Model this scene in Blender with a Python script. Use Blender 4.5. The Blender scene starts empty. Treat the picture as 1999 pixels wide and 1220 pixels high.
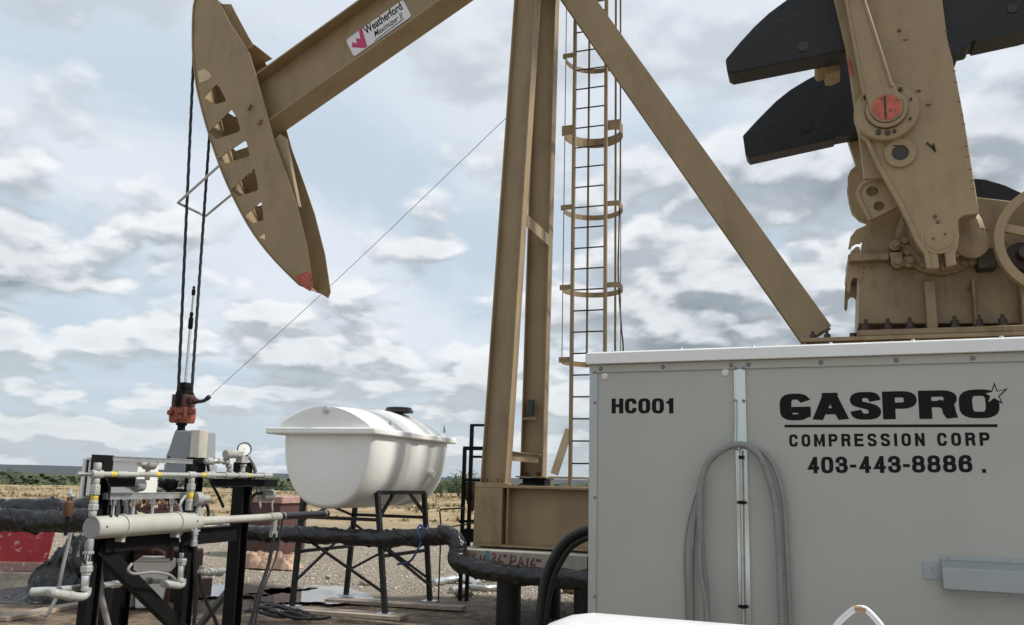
import bpy, math, random
from mathutils import Vector, Matrix, geometry, noise
random.seed(7)
R = math.radians
sc = bpy.context.scene
col = sc.collection

# ------------------------------------------------------------ camera
FPX, PPX, PPY, CAMH = 1660.0, 999.5, 644.0, 1.7
PITCH, ROLL = R(10.0), R(1.35)
cam_d = bpy.data.cameras.new('camera')
cam = bpy.data.objects.new('camera', cam_d); col.objects.link(cam)
cam_d.sensor_fit = 'HORIZONTAL'; cam_d.sensor_width = 36.0
cam_d.lens = 36.0 * FPX / 1999.0
cam_d.shift_y = (PPY - 610.0) / 1999.0
cam_d.clip_start = 0.05; cam_d.clip_end = 30000
CM = Matrix.Rotation(math.pi/2 + PITCH, 3, 'X') @ Matrix.Rotation(ROLL, 3, 'Z')
cam.matrix_world = Matrix.Translation((0, 0, CAMH)) @ CM.to_4x4()
sc.camera = cam
CPOS = Vector((0, 0, CAMH))

# ------------------------------------------------------------ sun, sky, exposure
SUN_EL, SUN_AZ = R(47), R(-9)          # azimuth measured from +X towards +Y
sd = Vector((math.cos(SUN_EL)*math.cos(SUN_AZ), math.cos(SUN_EL)*math.sin(SUN_AZ), math.sin(SUN_EL)))
sl = bpy.data.lights.new('sun', 'SUN'); sl.energy = 3.6; sl.angle = R(6); sl.color = (1, .95, .87)
so = bpy.data.objects.new('sun', sl); col.objects.link(so)
so.rotation_euler = (-sd).to_track_quat('-Z', 'Y').to_euler()
sc.view_settings.view_transform = 'Standard'; sc.view_settings.look = 'None'
sc.view_settings.exposure = 0.25; sc.view_settings.gamma = 1.0

W = bpy.data.worlds.new('World'); sc.world = W; W.use_nodes = True; W.cycles.sampling_method = 'MANUAL'; W.cycles.sample_map_resolution = 512
def build_sky():
    nt = W.node_tree; N = nt.nodes; L = nt.links; N.clear()
    def nd(t, **k):
        n = N.new(t)
        for a, b in k.items(): setattr(n, a, b)
        return n
    def put(s, v):
        if hasattr(v, 'links') or isinstance(v, bpy.types.NodeSocket): L.new(v, s)
        else: s.default_value = v
    def mth(op, a, b=0.0, c=None, clamp=False):
        n = nd('ShaderNodeMath', operation=op, use_clamp=clamp)
        put(n.inputs[0], a); put(n.inputs[1], b)
        if c is not None: put(n.inputs[2], c)
        return n.outputs[0]
    def mix(f, a, b):
        n = nd('ShaderNodeMix', data_type='RGBA'); put(n.inputs[0], f); put(n.inputs[6], a); put(n.inputs[7], b); return n.outputs[2]
    def rng(v, a, b, c=0.0, d=1.0, smooth=True):
        n = nd('ShaderNodeMapRange', interpolation_type='SMOOTHSTEP' if smooth else 'LINEAR')
        put(n.inputs[0], v)
        for i, q in enumerate((a, b, c, d)): n.inputs[1+i].default_value = q
        return n.outputs[0]
    out = nd('ShaderNodeOutputWorld'); bg = nd('ShaderNodeBackground'); L.new(bg.outputs[0], out.inputs[0])
    sky = nd('ShaderNodeTexSky', sky_type='NISHITA', sun_disc=False, sun_elevation=SUN_EL, sun_rotation=math.pi/2 - SUN_AZ, dust_density=2.0)
    skyc = nd('ShaderNodeVectorMath', operation='SCALE'); L.new(sky.outputs[0], skyc.inputs[0]); skyc.inputs[3].default_value = 1.0
    tc = nd('ShaderNodeTexCoord'); sp = nd('ShaderNodeSeparateXYZ'); L.new(tc.outputs['Generated'], sp.inputs[0])
    x, y, z = sp.outputs
    zc = mth('MAXIMUM', z, 0.0)
    def plane(add, zoff=0.0):           # the cloud deck seen in perspective
        q = mth('ADD', zc, add + zoff)
        c = nd('ShaderNodeCombineXYZ'); put(c.inputs[0], mth('ADD', mth('DIVIDE', x, q), SEED)); put(c.inputs[1], mth('ADD', mth('DIVIDE', y, q), SEED*1.7)); c.inputs[2].default_value = 0.0
        return c.outputs[0]
    SEED = 11.7
    def nz(vec, scale, detail=6, rough=.55, dist=.0, lac=2.0):
        n = nd('ShaderNodeTexNoise', noise_dimensions='2D'); L.new(vec, n.inputs['Vector'])
        n.inputs['Scale'].default_value = scale; n.inputs['Detail'].default_value = detail
        n.inputs['Roughness'].default_value = rough; n.inputs['Distortion'].default_value = dist
        return n.outputs[0]
    def vadd(a, b, k):
        m = nd('ShaderNodeVectorMath', operation='SCALE'); L.new(b, m.inputs[0]); m.inputs[3].default_value = k
        q = nd('ShaderNodeVectorMath', operation='ADD'); L.new(a, q.inputs[0]); L.new(m.outputs[0], q.inputs[1]); return q.outputs[0]
    def billow(vec, scale):                                  # cauliflower-edged heaps
        n = nd('ShaderNodeTexNoise', noise_dimensions='2D'); L.new(vec, n.inputs['Vector']); n.inputs['Scale'].default_value = scale*1.7; n.inputs['Detail'].default_value = 4; n.inputs['Roughness'].default_value = .6
        w = vadd(vec, n.outputs['Color'], .30/scale)
        v = nd('ShaderNodeTexVoronoi', feature='SMOOTH_F1', voronoi_dimensions='2D'); L.new(w, v.inputs['Vector']); v.inputs['Scale'].default_value = scale; v.inputs['Detail'].default_value = 2.0; v.inputs['Roughness'].default_value = .55; v.inputs['Smoothness'].default_value = .35
        return mth('SUBTRACT', 1.0, v.outputs['Distance'])
    ADD = .29
    p0 = plane(ADD); p1 = plane(ADD, .022); p2 = plane(ADD, .062)
    def dens(p, fine=True):                                  # broad banks, heaped masses, cauliflower edges
        b_ = nz(p, .86, 3, .5, .3)
        a = nz(p, 2.1, 9, .56, .10)
        o = mth('ADD', mth('MULTIPLY', a, .50), mth('MULTIPLY', b_, .55))
        return mth('ADD', o, mth('MULTIPLY', billow(p, 4.0), .22)) if fine else mth('ADD', o, .11)
    d0 = dens(p0); d1 = dens(p1); d2 = dens(p2, False)
    low = rng(z, .45, .0, 0, .03)                            # more cloud towards the horizon
    d0c = mth('ADD', d0, low)
    cover = rng(d0c, .515, .61)
    lit = rng(mth('SUBTRACT', d0, d1), -.045, .075)
    bank = rng(mth('SUBTRACT', d0, d2), .10, -.06)           # the far lower side of each bank is in its own shade
    core = mth('MULTIPLY', rng(d0c, .60, .78), mth('ADD', .35, mth('MULTIPLY', bank, .65)))
    tex = rng(nz(p0, 6.5, 5, .6, .3), .35, .65, .0, 1.0)
    hi = nz(p0, 1.1, 6, .55, .6)
    base = mix(rng(hi, .36, .62), (.51, .60, .69, 1), (.70, .75, .81, 1))
    base = mix(rng(z, .0, .12), (.39, .48, .575, 1), base)
    cl = mix(lit, mix(core, (.43, .47, .50, 1), (.20, .23, .255, 1)), mix(core, (.86, .87, .88, 1), (.60, .63, .655, 1)))
    cl = mix(mth('MULTIPLY', tex, .18), cl, (.43, .47, .50, 1))
    cs = mix(mth('MULTIPLY', cover, rng(z, .66, .24, .45, 1.0)), base, cl)
    cs = mix(rng(z, .20, .0, 0, .50), cs, (.55, .62, .68, 1))   # distance softens the low clouds
    cs = mix(rng(z, .28, .62, 0, .55), cs, (.715, .765, .83, 1))
    # a little of the physical sky under it all
    mm = nd('ShaderNodeMix', data_type='RGBA'); mm.inputs[0].default_value = .12
    sks = nd('ShaderNodeVectorMath', operation='SCALE'); L.new(sky.outputs[0], sks.inputs[0]); sks.inputs[3].default_value = .10
    L.new(cs, mm.inputs[6]); L.new(sks.outputs[0], mm.inputs[7])
    L.new(mm.outputs[2], bg.inputs[0]); bg.inputs[1].default_value = 1.0
build_sky()

# ------------------------------------------------------------ projection of measured image points onto real planes
def ray(px, py): return CM @ Vector(((px-PPX)/FPX, -(py-PPY)/FPX, -1.0))
def onz(px, py, z=0.0): d = ray(px, py); return CPOS + d*((z-CAMH)/d.z)
def ony(px, py, Y): d = ray(px, py); return CPOS + d*(Y/d.y)
class Frame:
    def __init__(s, o, deg): s.o = Vector(o); s.R = Matrix.Rotation(R(deg), 3, 'Z'); s.deg = deg
    def loc(s, P): return s.R.transposed() @ (Vector(P)-s.o)
    def w(s, P): return s.R @ Vector(P) + s.o
    def _on(s, px, py, k, val):
        n = s.R.col[k]; d = ray(px, py); t = (val + n.dot(s.o) - n.dot(CPOS))/n.dot(d); return s.loc(CPOS + d*t)
    def v(s, px, py, val): return s._on(px, py, 1, val)      # onto the plane v = val
    def u(s, px, py, val): return s._on(px, py, 0, val)
    def vp(s, pts, val): return [(p.x, p.z) for p in (s.v(a, b, val) for a, b in pts)]
    def up(s, pts, val): return [(p.y, p.z) for p in (s.u(a, b, val) for a, b in pts)]
    def g(s, px, py, z=0.0): return s.loc(onz(px, py, z))

# ------------------------------------------------------------ materials
def pm(name, c, rough=.5, metal=0.0, var=.12, scale=4.0, bump=0.0, bscale=60.0, spots=None, spot_lo=.66, spot_scale=9.0, spec=.5, streak=False, c2=None, stain=0.0, stain_c=(.5, .42, .34)):
    m = bpy.data.materials.new(name); m.use_nodes = True; nt = m.node_tree; N = nt.nodes; L = nt.links
    b = N['Principled BSDF']; b.inputs['Roughness'].default_value = rough; b.inputs['Metallic'].default_value = metal
    b.inputs['Specular IOR Level'].default_value = spec
    tc = N.new('ShaderNodeTexCoord'); mp = N.new('ShaderNodeMapping'); L.new(tc.outputs['Object'], mp.inputs[0])
    if streak: mp.inputs['Scale'].default_value = (3, 3, .35)
    n1 = N.new('ShaderNodeTexNoise'); L.new(mp.outputs[0], n1.inputs['Vector']); n1.inputs['Scale'].default_value = scale; n1.inputs['Detail'].default_value = 8; n1.inputs['Roughness'].default_value = .62
    mr = N.new('ShaderNodeMapRange'); L.new(n1.outputs[0], mr.inputs[0]); mr.inputs[1].default_value = .3; mr.inputs[2].default_value = .7
    mx = N.new('ShaderNodeMix'); mx.data_type = 'RGBA'; L.new(mr.outputs[0], mx.inputs[0])
    ca = c2 if c2 else tuple(q*(1-var) for q in c)
    cb = c if c2 else tuple(min(1, q*(1+var)) for q in c)
    mx.inputs[6].default_value = (*ca, 1); mx.inputs[7].default_value = (*cb, 1)
    o = mx.outputs[2]
    if spots:
        n2 = N.new('ShaderNodeTexNoise'); L.new(tc.outputs['Object'], n2.inputs['Vector']); n2.inputs['Scale'].default_value = spot_scale; n2.inputs['Detail'].default_value = 6; n2.inputs['Roughness'].default_value = .7
        r2 = N.new('ShaderNodeMapRange'); L.new(n2.outputs[0], r2.inputs[0]); r2.inputs[1].default_value = spot_lo; r2.inputs[2].default_value = spot_lo + .05
        m2 = N.new('ShaderNodeMix'); m2.data_type = 'RGBA'; L.new(r2.outputs[0], m2.inputs[0]); L.new(o, m2.inputs[6]); m2.inputs[7].default_value = (*spots, 1); o = m2.outputs[2]
    if stain:                                               # long soft runs of oil and dust
        m5 = N.new('ShaderNodeMapping'); L.new(tc.outputs['Object'], m5.inputs[0]); m5.inputs['Scale'].default_value = (2.6, 2.6, .9)
        n5 = N.new('ShaderNodeTexNoise'); L.new(m5.outputs[0], n5.inputs['Vector']); n5.inputs['Scale'].default_value = 1.3; n5.inputs['Detail'].default_value = 7; n5.inputs['Roughness'].default_value = .65
        r5 = N.new('ShaderNodeMapRange'); L.new(n5.outputs[0], r5.inputs[0]); r5.inputs[1].default_value = .52; r5.inputs[2].default_value = .72; r5.inputs[4].default_value = stain
        x5 = N.new('ShaderNodeMix'); x5.data_type = 'RGBA'; x5.blend_type = 'MULTIPLY'; L.new(r5.outputs[0], x5.inputs[0]); L.new(o, x5.inputs[6]); x5.inputs[7].default_value = (*stain_c, 1); o = x5.outputs[2]
    L.new(o, b.inputs['Base Color'])
    r3 = N.new('ShaderNodeMapRange'); L.new(n1.outputs[0], r3.inputs[0]); r3.inputs[3].default_value = max(0, rough-.1); r3.inputs[4].default_value = min(1, rough+.1); L.new(r3.outputs[0], b.inputs['Roughness'])
    if bump:
        n4 = N.new('ShaderNodeTexNoise'); L.new(tc.outputs['Object'], n4.inputs['Vector']); n4.inputs['Scale'].default_value = bscale; n4.inputs['Detail'].default_value = 6
        bp = N.new('ShaderNodeBump'); bp.inputs['Strength'].default_value = bump; bp.inputs['Distance'].default_value = .02; L.new(n4.outputs[0], bp.inputs['Height']); L.new(bp.outputs[0], b.inputs['Normal'])
    return m
M = {}
M['tan'] = pm('tan_paint', (.285, .207, .113), .55, var=.10, scale=2.5, stain=.42, spots=(.12, .085, .05), spot_lo=.735, spot_scale=7, bump=.04, bscale=9)
M['tan_dirty'] = pm('tan_paint_weathered', (.285, .205, .11), .6, var=.16, scale=3, stain=.9, spots=(.10, .055, .03), spot_lo=.68, spot_scale=5, bump=.08, bscale=14)
M['tan_shaded_grimy'] = pm('tan_paint_shaded_oily', (.225, .158, .083), .5, var=.2, scale=2, stain=.9, spots=(.09, .06, .035), spot_lo=.62, spot_scale=4, bump=.06, bscale=10)  # crank's shade on the gearbox put into the base; spots are grime
M['tan_light'] = pm('tan_paint_bare_patch', (.55, .43, .27), .6)
M['iron'] = pm('dark_iron_paint', (.0125, .013, .014), .55, var=.35, scale=3, spots=(.04, .04, .04), spot_lo=.62, spot_scale=3, bump=.3, bscale=14, spec=.35)
M['orange'] = pm('orange_marking_paint', (.42, .095, .06), .65, var=.3, scale=8, spots=(.16, .06, .04), spot_lo=.56, spot_scale=18)
M['bolt'] = pm('dark_bolt_steel', (.05, .04, .03), .55, metal=.4, var=.3, scale=20)
M['rust'] = pm('rusty_steel', (.12, .055, .03), .8, var=.4, scale=20, bump=.2)
M['grease'] = pm('grease', (.02, .016, .01), .35)
M['black'] = pm('black_paint', (.005, .005, .0055), .6, var=.3, scale=6, spots=(.028, .022, .016), spot_lo=.70, spot_scale=12, spec=.2)
M['black_pipe'] = pm('black_steel', (.006, .006, .007), .5, var=.3, scale=6, spots=(.07, .035, .02), spot_lo=.66, spot_scale=9)
M['wrap'] = pm('black_plastic_wrap', (.009, .009, .0095), .30, var=.35, scale=7, bump=1.0, bscale=13, spots=(.035, .033, .03), spot_lo=.62, spot_scale=5)
M['tarp'] = pm('black_tarp', (.010, .010, .0105), .34, var=.35, scale=5, bump=1.0, bscale=12, spots=(.045, .04, .033), spot_lo=.66, spot_scale=4)
M['rubber'] = pm('black_rubber', (.012, .012, .013), .38, var=.2)
M['pipe'] = pm('grey_pipe_paint', (.35, .36, .34), .45, var=.12, scale=9, stain=.6, spots=(.2, .19, .16), spot_lo=.68, spot_scale=14)
M['pipe_light'] = pm('light_grey_pipe_paint', (.40, .40, .36), .45, var=.08, scale=5, stain=.35, spots=(.2, .19, .16), spot_lo=.72, spot_scale=10)
M['cap'] = pm('grey_cap', (.27, .275, .28), .55, var=.05)
M['galv'] = pm('galvanised_steel', (.55, .57, .58), .38, metal=.75, var=.12, scale=14)
M['steel'] = pm('bare_steel', (.5, .5, .49), .35, metal=.85, var=.15, scale=18)
M['thread'] = pm('zinc_thread', (.72, .75, .75), .3, metal=.8, var=.1)
M['yellow'] = pm('yellow_tag', (.55, .42, .05), .6, var=.08, spots=(.02, .02, .02), spot_lo=.6, spot_scale=90)
M['panel'] = pm('cabinet_grey_paint', (.405, .407, .368), .40, var=.05, scale=1.1, stain=.16, stain_c=(.72, .70, .64), bump=.35, bscale=1.3, spots=(.34, .33, .275), spot_lo=.70, spot_scale=3)
M['flash'] = pm('cabinet_flashing', (.74, .74, .71), .4, metal=.15, var=.04, scale=3)
M['trim'] = pm('cabinet_edge_trim', (.42, .45, .44), .35, metal=.5, var=.08, scale=3)
M['mirror'] = pm('polished_seam_strip', (.62, .66, .65), .22, metal=.85, var=.05, scale=3)
M['hood'] = pm('vent_hood_steel', (.33, .36, .36), .4, metal=.3, var=.05, scale=3)
M['letter'] = pm('black_vinyl', (.007, .007, .007), .7, var=.05, spec=.2)
M['hosegrey'] = pm('grey_conduit', (.235, .235, .23), .45, var=.12, scale=10)
M['poly'] = pm('white_polyethylene', (.80, .80, .765), .42, var=.03, scale=2, stain=.35, stain_c=(.80, .76, .68))
M['white'] = pm('white_gloss_paint', (.70, .70, .70), .35, var=.03, scale=2, stain=.3, stain_c=(.75, .72, .66))
M['whitebox'] = pm('white_box_paint', (.70, .70, .66), .45, var=.04, scale=3)
M['beige'] = pm('beige_box_paint', (.60, .56, .47), .5, var=.06)
M['greybox'] = pm('grey_guard_paint', (.25, .27, .285), .5, var=.06)
M['red'] = pm('faded_red_paint', (.36, .022, .03), .55, var=.2, scale=3, spots=(.60, .42, .36), spot_lo=.575, spot_scale=6)
M['pink'] = pm('bleached_red_paint', (.34, .20, .165), .6, var=.15, scale=6, spots=(.7, .62, .52), spot_lo=.6, spot_scale=12)
M['maroon'] = pm('old_red_paint', (.075, .03, .027), .6, var=.3, scale=6)
M['orangered'] = pm('orange_red_clamp_paint', (.26, .07, .04), .65, var=.3, scale=15, spots=(.10, .04, .03), spot_lo=.6, spot_scale=25)
M['peach'] = pm('peach_sheet', (.40, .27, .19), .75, var=.25, scale=5, bump=.5, bscale=12)
M['canvas'] = pm('pale_canvas', (.40, .34, .26), .8, var=.2, scale=5, bump=.5, bscale=12)
M['wood'] = pm('weathered_board', (.40, .33, .26), .85, var=.25, scale=6, bump=.3, bscale=30)
M['concrete'] = pm('weathered_concrete', (.33, .30, .255), .85, var=.2, scale=3, streak=True, spots=(.16, .13, .10), spot_lo=.66, spot_scale=5, bump=.25, bscale=40)
M['paintmark'] = pm('red_spray_paint', (.16, .05, .04), .8, var=.3, scale=20)
M['bluegreen'] = pm('teal_spray_paint', (.10, .25, .25), .8, var=.2)
M['blue'] = pm('blue_strap', (.012, .03, .12), .5, var=.3, scale=20)
M['green'] = pm('dark_green_box', (.022, .036, .026), .5)
M['sign_white'] = pm('decal_white', (.72, .72, .73), .4, var=.04, scale=6)
M['magenta'] = pm('decal_magenta', (.50, .03, .14), .4, var=.04)
M['dial'] = pm('gauge_dial', (.8, .8, .78), .3)
M['browncan'] = pm('brown_fitting', (.10, .045, .022), .6, var=.3)
M['cable'] = pm('oily_wire_rope', (.012, .014, .02), .5, var=.2)
M['wire'] = pm('steel_wire', (.20, .20, .21), .5, metal=.3)

# ------------------------------------------------------------ mesh builder
class MB:
    def __init__(s): s.V = []; s.F = []; s.MI = []; s.mi = 0
    def add(s, vs, fs):
        b = len(s.V); s.V += [tuple(v) for v in vs]; s.F += [tuple(b+i for i in f) for f in fs]; s.MI += [s.mi]*len(fs); return s
    def obox(s, c, ax, dim):
        c = Vector(c); ax = [Vector(a).normalized()*d*.5 for a, d in zip(ax, dim)]
        vs = [c + ax[0]*i + ax[1]*j + ax[2]*k for k in (-1, 1) for j in (-1, 1) for i in (-1, 1)]
        fs = [(0, 2, 3, 1), (4, 5, 7, 6), (0, 1, 5, 4), (2, 6, 7, 3), (0, 4, 6, 2), (1, 3, 7, 5)]
        if ax[0].cross(ax[1]).dot(ax[2]) < 0: fs = [f[::-1] for f in fs]
        return s.add(vs, fs)
    def box(s, lo, hi):
        lo = Vector(lo); hi = Vector(hi); d = hi-lo
        return s.obox((lo+hi)/2, ((1, 0, 0), (0, 1, 0), (0, 0, 1)), d)
    def bar(s, p0, p1, a, b, side=(0, 0, 1)):          # rectangular bar along a line; a across 'side', b along 'side'
        p0 = Vector(p0); p1 = Vector(p1); t = (p1-p0).normalized(); sd_ = Vector(side); sd_ = (sd_ - t*sd_.dot(t))
        if sd_.length < 1e-5: sd_ = Vector((1, 0, 0)) - t*t.x
        sd_.normalize(); o = t.cross(sd_)
        return s.obox((p0+p1)/2, (t, o, sd_), ((p1-p0).length, a, b))
    def ibeam(s, p0, p1, h, b, tf, tw, hdir):
        p0 = Vector(p0); p1 = Vector(p1); t = (p1-p0).normalized(); hd = Vector(hdir); hd = (hd - t*hd.dot(t)).normalized(); bd = t.cross(hd); L = (p1-p0).length; c = (p0+p1)/2
        s.obox(c + hd*(h-tf)/2, (t, bd, hd), (L, b, tf)); s.obox(c - hd*(h-tf)/2, (t, bd, hd), (L, b, tf))
        return s.obox(c, (t, bd, hd), (L, tw, h-2*tf))
    def tube(s, p0, p1, r, r1=None, n=14, cap=True):
        p0 = Vector(p0); p1 = Vector(p1); r1 = r if r1 is None else r1; t = (p1-p0).normalized()
        a = t.orthogonal().normalized(); b = t.cross(a)
        vs = [p + (a*math.cos(2*math.pi*i/n) + b*math.sin(2*math.pi*i/n))*q for p, q in ((p0, r), (p1, r1)) for i in range(n)]
        fs = [(i, (i+1) % n, n+(i+1) % n, n+i) for i in range(n)]
        if cap: fs += [tuple(range(n))[::-1], tuple(range(n, 2*n))]
        return s.add(vs, fs)
    def path(s, pts, r, n=10, cap=True, closed=False):
        P = [Vector(p) for p in pts]; m = len(P); rr = r if hasattr(r, '__len__') else [r]*m
        t0 = (P[1]-P[0]).normalized(); a = t0.orthogonal().normalized(); vs = []; pt = t0
        for i in range(m):
            if closed: t = (P[(i+1) % m]-P[i-1]).normalized()
            else: t = ((P[min(i+1, m-1)]-P[max(i-1, 0)])).normalized()
            q = pt.rotation_difference(t); a = (q @ a); a = (a - t*a.dot(t)).normalized(); b = t.cross(a); pt = t
            vs += [P[i] + (a*math.cos(2*math.pi*k/n) + b*math.sin(2*math.pi*k/n))*rr[i] for k in range(n)]
        fs = []
        for i in range(m if closed else m-1):
            j = (i+1) % m
            fs += [(i*n+k, i*n+(k+1) % n, j*n+(k+1) % n, j*n+k) for k in range(n)]
        if cap and not closed: fs += [tuple(range(n))[::-1], tuple(range((m-1)*n, m*n))]
        return s.add(vs, fs)
    def lathe(s, o, axis, prof, n=24):                  # prof: (radius, distance along axis)
        o = Vector(o); t = Vector(axis).normalized(); a = t.orthogonal().normalized(); b = t.cross(a); vs = []; m = len(prof)
        for r, h in prof: vs += [o + t*h + (a*math.cos(2*math.pi*k/n)+b*math.sin(2*math.pi*k/n))*r for k in range(n)]
        fs = [(i*n+k, i*n+(k+1) % n, (i+1)*n+(k+1) % n, (i+1)*n+k) for i in range(m-1) for k in range(n)]
        if prof[0][0] > 1e-4: fs.append(tuple(range(n))[::-1])
        if prof[-1][0] > 1e-4: fs.append(tuple(range((m-1)*n, m*n)))
        return s.add(vs, fs)
    def prism(s, poly, a, b, holes=(), plane='uw'):      # polygon in (u,w) pushed along v from a to b ('vw': along u, 'uv': along w)
        def P(q, h):
            return {'uw': (q[0], h, q[1]), 'vw': (h, q[0], q[1]), 'uv': (q[0], q[1], h)}[plane]
        loops = [list(poly)] + [list(h) for h in holes]
        flat = [q for l in loops for q in l]; n = len(flat)
        tri = geometry.tessellate_polygon([[Vector((q[0], q[1], 0)) for q in l] for l in loops])
        vs = [P(q, a) for q in flat] + [P(q, b) for q in flat]; fs = []
        for t in tri: fs += [tuple(t), tuple(i+n for i in t[::-1])]
        k = 0
        for l in loops:
            m = len(l)
            fs += [(k+i, k+(i+1) % m, n+k+(i+1) % m, n+k+i) for i in range(m)]; k += m
        return s.add(vs, fs)
    def grid(s, fn, nu, nv, closed_u=False):
        vs = [fn(i, j) for j in range(nv) for i in range(nu)]
        fs = [(j*nu+i, j*nu+(i+1) % nu, (j+1)*nu+(i+1) % nu, (j+1)*nu+i) for j in range(nv-1) for i in range(nu if closed_u else nu-1)]
        return s.add(vs, fs)
    def bolt(s, p, axis, r, h):
        p = Vector(p); return s.tube(p, p + Vector(axis).normalized()*h, r, n=6)
    def build(s, name, mat, parent=None, sharp=32, bevel=0, fix=True):
        me = bpy.data.meshes.new(name); me.from_pydata(s.V, [], s.F)
        for m in (mat if isinstance(mat, (list, tuple)) else [mat]): me.materials.append(M[m] if isinstance(m, str) else m)
        me.polygons.foreach_set('material_index', s.MI)
        if fix:
            import bmesh
            bm = bmesh.new(); bm.from_mesh(me); bmesh.ops.recalc_face_normals(bm, faces=bm.faces); bm.to_mesh(me); bm.free()
        me.polygons.foreach_set('use_smooth', [True]*len(me.polygons)); me.set_sharp_from_angle(angle=R(sharp)); me.update()
        o = bpy.data.objects.new(name, me); col.objects.link(o)
        if parent is not None: o.parent = parent
        if bevel:
            b = o.modifiers.new('bevel', 'BEVEL'); b.width = bevel; b.segments = 2; b.limit_method = 'ANGLE'; b.angle_limit = R(40)
        return o
def tag(o, label=None, cat=None, group=None, kind=None):
    if label: o['label'] = label
    if cat: o['category'] = cat
    if group: o['group'] = group
    if kind: o['kind'] = kind
    return o
def thing(name, label, cat, fr=None, group=None):
    o = bpy.data.objects.new(name, None); col.objects.link(o); o.empty_display_size = .2
    if fr: o.location = fr.o; o.rotation_euler = (0, 0, R(fr.deg))
    return tag(o, label, cat, group)
def smoothpts(pts, k=6):                                 # Catmull-Rom through 2-D or 3-D points
    P = [Vector(p) for p in pts]; out = []
    for i in range(len(P)-1):
        a, b, c, d = P[max(i-1, 0)], P[i], P[i+1], P[min(i+2, len(P)-1)]
        for j in range(k):
            t = j/k; out.append(.5*((2*b)+(c-a)*t+(2*a-5*b+4*c-d)*t*t+(3*b-a-3*c+d)*t**3))
    out.append(P[-1]); return out
def ring(c, r, n=20, ry=None): return [(c[0]+r*math.cos(2*math.pi*i/n), c[1]+(ry or r)*math.sin(2*math.pi*i/n)) for i in range(n)]

def islands(o):
    # each loose piece of a finished mesh becomes an object of its own
    me = o.data; n = len(me.vertices); par = list(range(n))
    def find(a):
        while par[a] != a: par[a] = par[par[a]]; a = par[a]
        return a
    for e in me.edges:
        a, b = find(e.vertices[0]), find(e.vertices[1])
        if a != b: par[a] = b
    grp = {}
    for p in me.polygons: grp.setdefault(find(p.vertices[0]), []).append(tuple(p.vertices))
    if len(grp) < 2: return
    for fs in list(grp.values()):
        idx = sorted({i for f in fs for i in f}); mp = {v: k for k, v in enumerate(idx)}
        mb = MB(); mb.add([me.vertices[i].co for i in idx], [tuple(mp[i] for i in f) for f in fs])
        q = mb.build(o.name.split('.')[0], list(me.materials), o.parent)
        for m in o.modifiers: b = q.modifiers.new('bevel', 'BEVEL'); b.width = m.width; b.segments = 2; b.limit_method = 'ANGLE'; b.angle_limit = m.angle_limit
    nm = o.name; bpy.data.objects.remove(o)

# ------------------------------------------------------------ block lettering (letters cut from vinyl)
def sup(n=26, e=3.4, a0=0, a1=360, cx=.5, cy=.5, rx=.5, ry=.5):
    o = []
    for i in range(n+1):
        t = R(a0+(a1-a0)*i/n); c, s_ = math.cos(t), math.sin(t)
        o.append((cx+rx*math.copysign(abs(c)**(2/e), c), cy+ry*math.copysign(abs(s_)**(2/e), s_)))
    return o
def glyph(ch):
    if ch in 'O0': return [sup()], True
    if ch == 'C': return [sup(22, 3.4, 22, 338)], False
    if ch == 'G': return [sup(22, 3.4, 42, 318) + [(1, .12), (1, .36)], [(.62, .36), (1.0, .36)]], False
    if ch == 'S': return [[tuple(p) for p in smoothpts([(.97, .86), (.88, .96), (.7, 1), (.3, 1), (.08, .94), (.0, .77), (.12, .60), (.5, .51), (.88, .40), (1.0, .23), (.92, .06), (.7, 0), (.3, 0), (.12, .04), (.03, .14)], 3)]], False
    if ch == 'P': return [[(0, 0), (0, 1)], [(0, 1), (.62, 1)] + sup(8, 2.6, 70, -70, .6, .74, .4, .26) + [(.62, .48), (0, .48)]], False
    if ch == 'R': return [[(0, 0), (0, 1)], [(0, 1), (.62, 1)] + sup(8, 2.6, 70, -70, .6, .76, .4, .24) + [(.62, .52), (0, .52)], [(.62, .52), (.9, .4), (.94, .12), (1.0, 0)]], False
    if ch == 'A': return [[(0, 0), (.42, 1)], [(.58, 1), (1, 0)], [(.42, 1), (.58, 1)], [(.2, .27), (.8, .27)]], False
    if ch == 'M': return [[(0, 0), (0, 1)], [(1, 0), (1, 1)], [(.08, 1), (.5, .02), (.92, 1)]], False
    if ch == 'N': return [[(0, 0), (0, 1)], [(1, 0), (1, 1)], [(.05, 1), (.95, 0)]], False
    if ch == 'E': return [[(0, 0), (0, 1)], [(0, 1), (1, 1)], [(0, .52), (.9, .52)], [(0, 0), (1, 0)]], False
    if ch == 'H': return [[(0, 0), (0, 1)], [(1, 0), (1, 1)], [(0, .52), (1, .52)]], False
    if ch == 'I': return [[(.5, 0), (.5, 1)]], False
    if ch == '1': return [[(.85, -.06), (.85, 1.06)], [(.2, .78), (.55, .84), (.85, 1.0)]], False
    if ch == '4': return [[(.78, -.06), (.78, 1.06)], [(.72, 1.0), (.0, .27), (1.08, .27)]], False
    if ch == '3': return [[tuple(p) for p in smoothpts([(.02, .76), (.15, .94), (.5, 1), (.85, .92), (.94, .75), (.83, .57), (.45, .52)], 3)], [tuple(p) for p in smoothpts([(.45, .52), (.88, .45), (1, .25), (.85, .06), (.5, 0), (.12, .06), (0, .26)], 3)]], False
    if ch == '8': return [sup(20, 2.6, 0, 360, .5, .76, .45, .24), sup(20, 2.6, 0, 360, .5, .26, .5, .26)], True
    if ch == '6': return [sup(20, 2.8, 0, 360, .5, .29, .5, .29), [tuple(p) for p in smoothpts([(.95, .78), (.85, .95), (.5, 1), (.15, .9), (0, .6), (0, .3)], 3)]], False
    if ch == '-': return [[(0, .40), (1, .40)]], False
    if ch == '.': return [[(.5, -.06), (.5, .1)]], False
    return [], False
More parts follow.
